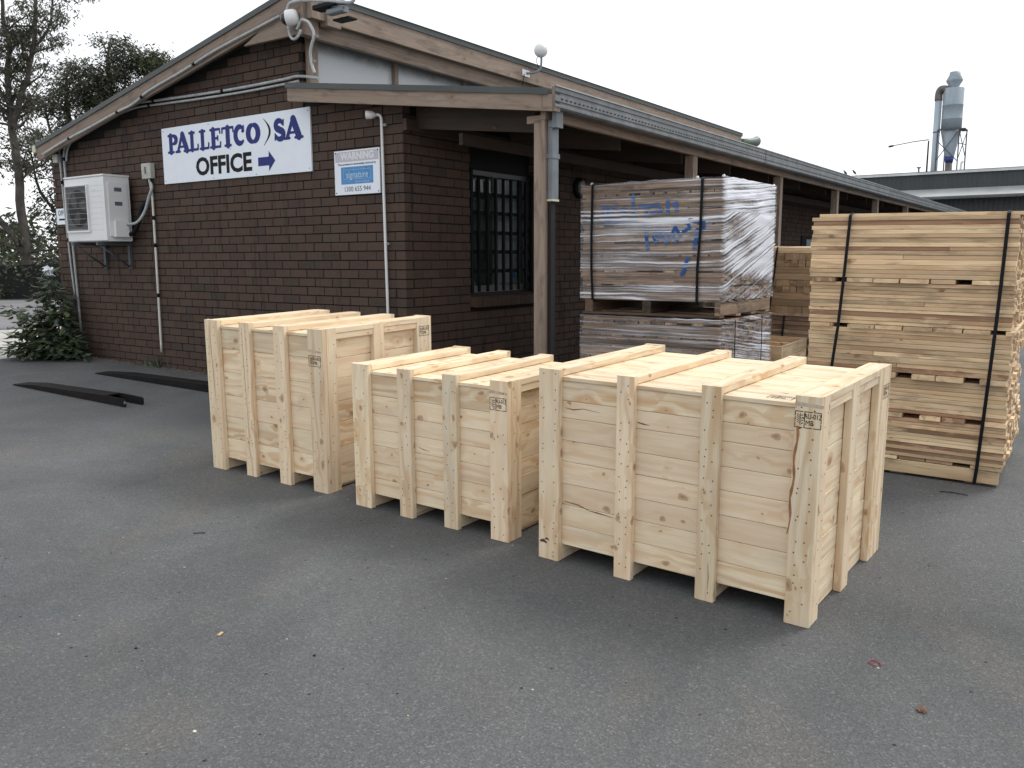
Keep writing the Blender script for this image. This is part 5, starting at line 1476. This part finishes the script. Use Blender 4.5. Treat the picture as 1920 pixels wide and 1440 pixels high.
sl = Thing('street_lamp', 'thin street lamp with a long arm left of the silo', 'street lamp', BF, (-5.66, 60, .5))
mb = MB(); mb.tube([(-5.68, 60, .5), (-5.66, 60, 9.4)], [.09, .05], 10); mb.build('pole', 'bar', sl)
mb = MB(); mb.tube([(-5.66, 60, 9.48), (-6.6, 60, 9.42), (-7.9, 60, 9.25)], [.035, .03, .028], 8); mb.build('arm', 'truss', sl)
mb = MB(); mb.lathe([(.02, 0), (.07, .1), (.08, .3), (.02, .42)], (-7.85, 60, 9.25), (-1, 0, -.13), 10); mb.build('lamp_head', 'truss', sl)
lm = Thing('pipe_fitting', 'small pale pipe end standing on the shed roof right of the silo', 'pipe', BF, (-1.3, Y0 + 3, 5.5))
mb = MB(); mb.tube(smooth_path([(-1.15, Y0 + 4, 5.4), (-1.15, Y0 + 4, 6.05), (-1.05, Y0 + 4, 6.12)], 4), .05, 8); mb.build('pipe', 'flash', lm)

# ------------------------------------------------------------------ fence on the left and growth beyond
fe = Thing('screen_fence', 'low dark shade cloth fence beyond the access road', 'fence', WORLD, (-14, 21.6, .53))
for i in range(15):
    x = -36 + i * 2.4
    y = 21.5 + (x + 13) * .05
    mb = MB(); mb.tube([(x, y, gz(x, y) - .1), (x, y, gz(x, y) + .92)], .03, 8); mb.build('post', 'bar', fe)
    mb = MB(); n_ = 8
    for k in range(n_):
        xa, xb = x + 2.4 * k / n_, x + 2.4 * (k + 1) / n_
        ya, yb = y + .12 * k / n_ + .02 * math.sin(k), y + .12 * (k + 1) / n_ + .02 * math.sin(k + 1)
        za, zb_ = .86 + .03 * math.sin(xa * 3.1), .86 + .03 * math.sin(xb * 3.1)
        mb.face([(xa, ya - .04, gz(0, ya)), (xb, yb - .04, gz(0, yb)), (xb, yb - .04, gz(0, yb) + zb_), (xa, ya - .04, gz(0, ya) + za)])
    o = mb.build('cloth_panel', 'shadecloth', fe); q_ = o.modifiers.new('solid', 'SOLIDIFY'); q_.thickness = .004

def leaves_mesh(mb, centers, n_each, spread, ln, wd, rr, droop=0.6, jitter=.35):
    """many single leaf blades (two triangles each) round each centre"""
    for c in centers:
        for _ in range(n_each):
            p = Vector((c[0] + rr.gauss(0, spread), c[1] + rr.gauss(0, spread), c[2] + rr.gauss(0, spread * .75)))
            a = rr.uniform(0, 2 * math.pi)
            d = Vector((math.cos(a), math.sin(a), -droop * rr.uniform(.3, 2.0))).normalized()
            s = d.cross(Vector((rr.uniform(-1, 1), rr.uniform(-1, 1), rr.uniform(-1, 1)))).normalized()
            l_ = ln * rr.uniform(1 - jitter, 1 + jitter); w_ = wd * rr.uniform(.7, 1.3)
            m_ = p + d * l_ * .45
            mb.face([tuple(p), tuple(m_ + s * w_ * .5), tuple(p + d * l_), tuple(m_ - s * w_ * .5)])

rf = random.Random(61); vine = MB()
cenf = []
for i in range(620):
    x = rf.uniform(-32, -6); y = 21.38 + (x + 13) * .05 - abs(rf.gauss(0, .10)); cenf.append((x, y, gz(x, y) + rf.random() ** .8 * 1.0))
leaves_mesh(vine, cenf, 12, .13, .11, .045, rf, .5)
o = vine.build('creeper', 'gum'); tagit(o, 'dark creeper growing over the low shade cloth fence', 'creeper', None, 'stuff')

def tree(name, label, limbs, seed, mat, ncl, leaf_n, spread, ln, wd, twig=1.3, group=None, extra=(), sub=3, droop=.6):
    """limbs: list of (points, r0, r1); twigs grow from them and carry leaf clumps"""
    rr = random.Random(seed)
    o0 = limbs[0][0][0]
    t = Thing(name, label, 'tree', WORLD, (o0[0], o0[1], gz(o0[0], o0[1])), group)
    tr = MB(); br = MB(); cen = list(extra)
    allp = []
    for li, (pts, r0, r1) in enumerate(limbs):
        path = smooth_path(pts, 4); n_ = len(path)
        path = [p + Vector((mnoise.noise(p * 1.3), mnoise.noise(p * 1.3 + Vector((9, 0, 0))), 0)) * .10 * (1 if i else 0) for i, p in enumerate(path)]
        (tr if li == 0 else br).tube(path, [r0 + (r1 - r0) * i / (n_ - 1) for i in range(n_)], 9)
        for i, p in enumerate(path):
            allp.append((p, r0 + (r1 - r0) * i / (n_ - 1), (path[min(i + 1, n_ - 1)] - path[max(i - 1, 0)]).normalized(), i / n_, li))
    cand = [a for a in allp if (a[3] > .35 or a[4] > 0)]
    for k in range(ncl):
        p, r, d, f_, li = rr.choice(cand)
        q = p.copy(); dir_ = Vector((rr.uniform(-1, 1), rr.uniform(-1, 1), rr.uniform(-.1, .9))).normalized()
        pts = [q]; L = twig * rr.uniform(.5, 1.2); steps = 5
        for s_ in range(steps):
            dir_ = (dir_ + Vector((rr.uniform(-.35, .35), rr.uniform(-.35, .35), rr.uniform(-.25, .25)))).normalized()
            pts.append(pts[-1] + dir_ * L / steps)
        rr0 = min(r * .55, .045)
        br.tube(pts, [rr0 + (0.006 - rr0) * i / steps for i in range(steps + 1)], 5, False)
        for j in range(2, steps + 1): cen.append(tuple(pts[j]))
        for j in range(sub):
            b0 = pts[rr.randint(2, steps)]; dd = Vector((rr.uniform(-1, 1), rr.uniform(-1, 1), rr.uniform(-.5, .6))).normalized() * twig * .38
            br.tube([b0, b0 + dd * .5 + Vector((0, 0, .03)), b0 + dd], [.010, .007, .004], 4, False); cen.append(tuple(b0 + dd)); cen.append(tuple(b0 + dd * .6))
    tr.build('trunk', 'bark', t)
    br.build('branches', 'bark', t)
    lv = MB(); leaves_mesh(lv, cen, leaf_n, spread, ln, wd, rr, droop)
    lv.build('crown', mat, t, kind='stuff')
    return t
tree('gum_tree', 'tall sparse gum tree with forked trunk at the left edge', [
    ([(-13.73, 24.26, .55), (-13.78, 24.3, 1.47), (-13.9, 24.46, 2.82), (-14.05, 24.68, 4.31), (-14.17, 24.84, 5.36), (-14.24, 24.91, 5.84), (-14.25, 25.04, 6.71), (-14.27, 25.17, 7.56), (-14.37, 25.28, 8.34), (-14.45, 25.49, 9.7), (-14.56, 25.69, 11.3)], .145, .03),
    ([(-14.08, 24.80, 5.2), (-14.06, 24.87, 5.58), (-13.86, 24.97, 6.26), (-13.68, 25.03, 6.62), (-13.59, 25.13, 7.3), (-13.51, 25.21, 7.87), (-13.47, 25.35, 8.8), (-13.35, 25.55, 10.15), (-13.42, 25.71, 11.4)], .095, .03),
    ([(-13.8, 24.3, 1.5), (-13.95, 24.3, 1.9), (-14.36, 24.39, 2.5), (-14.9, 24.5, 3.3), (-15.41, 24.68, 4.5), (-15.6, 24.9, 6.0), (-15.5, 25, 7.5)], .12, .03),
    ([(-14.24, 24.91, 5.84), (-14.5, 24.98, 6.33), (-14.8, 25.11, 7.16), (-14.94, 25.31, 8.51), (-15.1, 25.4, 10.2)], .05, .02),
    ([(-13.96, 24.59, 3.71), (-13.6, 24.64, 4.01), (-13.22, 24.68, 4.31), (-12.95, 24.7, 4.9)], .035, .012),
    ([(-13.59, 25.13, 7.3), (-13.2, 25.22, 7.9), (-12.98, 25.31, 8.5), (-12.9, 25.4, 9.2)], .03, .01),
    ([(-14.24, 25.02, 6.56), (-13.96, 25.08, 7.01), (-13.81, 25.17, 7.6)], .03, .012)], 31, 'gum', 135, 13, .085, .13, .034, twig=1.3, sub=2, droop=.9)
tree('gum_tree', 'low dense gum tree beside the tall one, left of the roof slope', [([(-13.5, 26.5, .6), (-13.4, 26.5, 2.5), (-13.3, 26.6, 4.2), (-13.1, 26.7, 5.0)], .12, .03), ([(-13.4, 26.5, 2.6), (-12.6, 26.5, 3.6), (-12.2, 26.6, 4.6)], .06, .02), ([(-13.4, 26.5, 2.2), (-14.4, 26.5, 3.6), (-14.7, 26.6, 4.8)], .06, .02)], 32, 'gum', 70, 12, .16, .15, .042, twig=1.0)
tree('gum_tree', 'spreading gum tree showing above the left of the roof slope', [([(-16.6, 33, .9), (-16.6, 33.1, 4.5), (-16.7, 33.2, 7.0), (-16.8, 33.3, 8.2)], .2, .04), ([(-16.6, 33.1, 4.5), (-17.3, 33.1, 6.0), (-17.7, 33.2, 7.4)], .08, .03), ([(-16.6, 33.1, 5.0), (-16.1, 33.2, 6.6), (-15.9, 33.3, 7.6)], .07, .02)], 33, 'gum', 80, 11, .17, .17, .045, twig=1.0)
tree('gum_tree', 'upright dense gum tree behind the middle of the roof slope', [([(-15.1, 32.9, .9), (-15.1, 33, 5.4), (-15.2, 33.3, 8.2), (-15.2, 33.4, 9.2)], .2, .04), ([(-15.1, 33, 5.4), (-14.6, 33.2, 7.4), (-14.6, 33.3, 8.9)], .07, .02), ([(-15.1, 33, 5.8), (-15.7, 33.2, 7.6), (-15.7, 33.3, 8.4)], .06, .02)], 34, 'gum', 85, 11, .17, .17, .045, twig=.95)
tree('gum_tree', 'bright green rounded gum tree behind the right of the roof slope', [([(-13.6, 33, .9), (-13.7, 33, 5.4), (-13.8, 33.3, 8.0), (-13.7, 33.4, 8.8)], .2, .04), ([(-13.6, 33, 5.4), (-13.1, 33.2, 7.2), (-12.9, 33.3, 8.7)], .07, .02)], 35, 'gumgreen', 75, 13, .17, .16, .05, twig=.85)
# low scrub beyond the fence
rr = random.Random(44)
lv = MB()
cen = [(rr.uniform(-26, -8.5), rr.uniform(24, 30), .6 + rr.random() ** 1.4 * 1.6) for _ in range(520)]
leaves_mesh(lv, cen, 12, .24, .20, .055, rr, .4)
o = lv.build('undergrowth', 'gum'); tagit(o, 'low tangled scrub growing beyond the dark fence', 'scrub', None, 'stuff')
# far tree belt closing the horizon on the left and behind
lv = MB(); cen = []
for i in range(900):
    x = rr.uniform(-75, -9); y = rr.uniform(52, 64); hmax = 2.0 + 1.6 * (mnoise.noise(Vector((x * .16, 0, 0))) + .6)
    cen.append((x, y, 1.0 + rr.random() * hmax))
leaves_mesh(lv, cen, 16, .65, .50, .22, rr, .4)
o = lv.build('distant_tree_belt', 'gumgreen'); tagit(o, 'far belt of low trees on the horizon at the left', 'trees', None, 'stuff')

# ------------------------------------------------------------------ shrub at the left corner
rr = random.Random(77)
c0 = BF.w(-5.75, -0.42, 0); c0.z = gz(c0.x, c0.y)
sr = Thing('shrub', 'dark green broad-leaved shrub growing at the left corner of the building', 'shrub', WORLD, tuple(c0))
stems = MB(); leafs = []
def shrub_stem(base, tip, n, spread):
    base, tip = Vector(base), Vector(tip); mid = (base + tip) / 2 + Vector((rr.uniform(-.08, .08), rr.uniform(-.08, .08), .10))
    path = smooth_path([base, mid, tip], 6)
    stems.tube(path, [.012 + (.003 - .012) * i / (len(path) - 1) for i in range(len(path))], 6, False)
    for k in range(n):
        f_ = rr.uniform(.12, 1.0); p = path[min(len(path) - 1, int(f_ * (len(path) - 1)))]
        a = rr.uniform(0, 2 * math.pi); d = Vector((math.cos(a), math.sin(a), rr.uniform(-.7, .5))).normalized()
        q = p + d * spread * rr.uniform(.2, 1.0)
        leafs.append((q, Vector((d.x, d.y, d.z - .35)).normalized(), rr.uniform(.095, .17)))
def bw(X, Y, Z): v_ = BF.w(X, Y, 0); return (v_.x, v_.y, Z)
bs = [bw(-5.75, -.25, .27), bw(-5.62, -.30, .27), bw(-5.9, -.35, .28), bw(-5.5, -.2, .27)]
tips = [(-5.90, -.25, 1.38, 34, .12), (-5.78, -.3, 1.28, 34, .13), (-6.0, -.4, 1.10, 30, .13), (-5.65, -.3, 1.12, 34, .13), (-5.55, -.3, .85, 30, .13), (-6.35, -.55, .92, 34, .11), (-6.25, -.5, .75, 32, .12), (-6.15, -.6, .60, 34, .13), (-6.05, -.65, .45, 34, .13), (-5.9, -.7, .38, 34, .13), (-5.7, -.6, .42, 34, .13), (-5.5, -.5, .50, 32, .12), (-5.3, -.35, .55, 28, .10), (-5.2, -.3, .40, 26, .10), (-5.6, -.4, .62, 30, .13), (-5.85, -.5, .82, 32, .13), (-6.2, -.3, .9, 28, .12), (-5.75, -.25, 1.0, 30, .12), (-5.4, -.4, .36, 26, .12), (-6.2, -.7, .36, 22, .10)]
for X, Y, Z, n_, sp in tips + [(a + rr.uniform(-.12, .12), b2 + rr.uniform(-.1, .1), c_ * rr.uniform(.85, 1.0), n_, sp) for a, b2, c_, n_, sp in tips]: shrub_stem(rr.choice(bs), bw(X, Y, Z), int(n_ * 1.5), sp)
stems.build('stem', 'bark', sr)
# leaf blade shared by the individual leaves
def leaf_mesh(nm):
    me = bpy.data.meshes.new(nm); w_ = .20
    vs_ = [(0, 0, 0), (.3, w_, .03), (.3, 0, -.03), (.3, -w_, .03), (.65, w_ * .8, -.03), (.65, 0, -.08), (.65, -w_ * .8, -.03), (1, 0, -.22)]
    fs_ = [(0, 2, 1), (0, 3, 2), (1, 2, 5, 4), (2, 3, 6, 5), (4, 5, 7), (5, 6, 7)]
    me.from_pydata(vs_, [], fs_); me.materials.append(MT['shrubleaf']); return me, vs_, fs_
lme, lvs, lfs = leaf_mesh('leaf')
inv = sr.e.matrix_world.inverted()
leafs.sort(key=lambda l: (l[0] - cam.location).length - l[2] * 6)
rest = MB()
for i, (q, d, s) in enumerate(leafs):
    side = d.cross(Vector((rr.uniform(-.4, .4), rr.uniform(-.4, .4), 1))).normalized(); nn = side.cross(d).normalized() * -1
    m4 = Matrix((d, side, d.cross(side))).transposed().to_4x4() @ Matrix.Scale(s, 4); m4.translation = q
    if i < 300:
        o = bpy.data.objects.new('leaf', lme); COL.objects.link(o); o.parent = sr.e; o.matrix_parent_inverse = Matrix.Identity(4); o.matrix_basis = inv @ m4
    else:
        b0 = len(rest.v); rest.v += [tuple(m4 @ Vector(v_)) for v_ in lvs]
        rest.idx(b0, lfs, [[(0, 0)] * len(f_) for f_ in lfs])
rest.build('foliage', 'shrubleaf', sr, kind='stuff')
wb = Thing('plastic_bag', 'crumpled white plastic caught in the top of the corner shrub', 'plastic bag', WORLD, bw(-6.12, -.1, 1.3))
mb = MB(); mb.sm = False
cb = Vector(bw(-6.12, -.12, 1.36))
for i in range(16):
    a = Vector((rr.uniform(-1, 1), rr.uniform(-1, 1), rr.uniform(-1, 1))) * .075; b2 = Vector((rr.uniform(-1, 1), rr.uniform(-1, 1), rr.uniform(-1, 1))) * .075; c_ = Vector((rr.uniform(-1, 1), rr.uniform(-1, 1), rr.uniform(-1, 1))) * .085
    mb.face([tuple(cb + a), tuple(cb + b2), tuple(cb + c_)])
mb.build('film', 'bag', wb)

# ------------------------------------------------------------------ litter and weeds
def lit(name, label, cat, px, py, mat, build, group=None):
    mb = MB(); build(mb); o = mb.build(name, mat); o.location = (px, py, gz(px, py)); o.rotation_euler = (0, 0, R.uniform(0, 6)); tagit(o, label, cat, group); return o
lit('rubber_ring', 'open red plastic ring lying on the asphalt right of the largest crate', 'ring', 1.30, 2.856, 'red', lambda mb: mb.tube([(0.024 * math.cos(a), .017 * math.sin(a), .004) for a in np.linspace(.5, 5.9, 22)], .0018, 6))
def leafy(s):
    def f(mb):
        n_ = 10
        for k in range(2):
            rim = [(s * (1 + .25 * math.sin(i * 2.3 + k)) * math.cos(2 * math.pi * i / n_) * (1 if k else .8), s * .6 * math.sin(2 * math.pi * i / n_) + k * s * .5, .004 + .006 * abs(math.sin(i * 1.7))) for i in range(n_)]
            for i in range(n_): mb.face([(0, k * s * .5, .010), rim[i], rim[(i + 1) % n_]])
    return f
lit('dry_leaf', 'curled brown dry leaf on the asphalt at the lower right', 'leaf', 1.317, 2.551, 'leafdry', leafy(.018))
lit('wood_chip', 'small tan wood chip on the asphalt in the left foreground', 'wood chip', -1.134, 3.101, 'chip', lambda mb: mb.board(0, -.014, .014, -.006, .006, .001, .006, .001))
def peb(s):
    return lambda mb: mb.lathe([(s * .3, 0), (s, s * .3), (s * .8, s * .8), (s * .2, s)], (0, 0, 0), (.1, .1, 1), 7)
lit('pebble', 'white pebble on the asphalt at the lower left', 'pebble', -.992, 2.445, 'pebble', peb(.0065), 'loose pebbles')
lit('pebble', 'grey pebble on the asphalt at the bottom centre', 'pebble', -.338, 2.53, 'chip', peb(.004), 'loose pebbles')
lit('bark_chip', 'dark bark chip on the asphalt left of the tan wood chip', 'bark chip', -1.413, 2.991, 'tar', peb(.006))
lit('bark_chip', 'dark bark chip on the asphalt right of the tan wood chip', 'bark chip', -.73, 2.93, 'tar', peb(.0065))
lit('dark_twig', 'thin dark twig on the asphalt beside the foot of the tall timber stack', 'twig', 2.62, 4.88, 'tar', lambda mb: mb.tube([(-.07, 0, .004), (0, .01, .006), (.08, 0, .004)], .0028, 5))
lit('dark_twig', 'short dark splinter on the asphalt left of the tall crate', 'twig', -1.63, 4.24, 'tar', lambda mb: mb.tube([(-.03, 0, .003), (.0, .004, .005), (.03, 0, .003)], .0024, 5))
grit = MB(); rg = random.Random(99)
for i in range(900):
    yy = 2.0 + rg.random() ** 1.3 * 7.5; xx = rg.uniform(-.68, .68) * yy
    s = rg.uniform(.0010, .0030); z0 = gz(xx, yy)
    grit.lathe([(s * .5, 0), (s, s * .4), (s * .4, s)], (xx, yy, z0), (rg.uniform(-.3, .3), 0, 1), 5)
o = grit.build('grit', simple('grit_mix', (0.22, 0.21, 0.19), .9, var=.5, vscale=30)); tagit(o, 'fine loose grit scattered over the asphalt', 'grit', None, 'stuff')
# debris and weeds along the foot of the wall
lv = MB(); rg = random.Random(5)
for i in range(1500):
    X = rg.uniform(-5.4, -2.6); Yd = -abs(rg.gauss(0, .09)) - .003; w_ = BF.w(X, Yd, 0)
    s = rg.uniform(.004, .012); a = rg.uniform(0, 6.3); z0 = gz(w_.x, w_.y) + rg.uniform(.001, .008)
    lv.face([(w_.x + s * math.cos(a), w_.y + s * math.sin(a), z0), (w_.x + s * .4 * math.cos(a + 2), w_.y + s * .4 * math.sin(a + 2), z0 + rg.uniform(0, .006)), (w_.x - s * math.cos(a), w_.y - s * math.sin(a), z0 + .002)])
o = lv.build('leaf_litter', simple('dry_litter', (0.20, 0.15, 0.10), .9, var=.5, vscale=20)); tagit(o, 'dry leaf litter along the foot of the brick wall', 'litter', None, 'stuff')
lv = MB()
for cX, n_, h in ((-4.0, 22, .08), (-3.9, 16, .12), (-4.25, 12, .05), (-2.95, 10, .04)):
    for i in range(n_):
        w_ = BF.w(cX + rg.gauss(0, .06), -.03 - abs(rg.gauss(0, .03)), 0); z0 = gz(w_.x, w_.y); a = rg.uniform(0, 6.3); hh = h * rg.uniform(.4, 1.3)
        dx, dy = .05 * math.cos(a), .05 * math.sin(a)
        lv.face([(w_.x - .004, w_.y, z0), (w_.x + .004, w_.y, z0), (w_.x + dx * .5 + .004, w_.y + dy * .5, z0 + hh * .7), (w_.x + dx, w_.y + dy, z0 + hh)])
o = lv.build('weeds', 'shrubleaf'); tagit(o, 'small weeds at the foot of the brick wall below the white pipe', 'weeds', None, 'stuff')
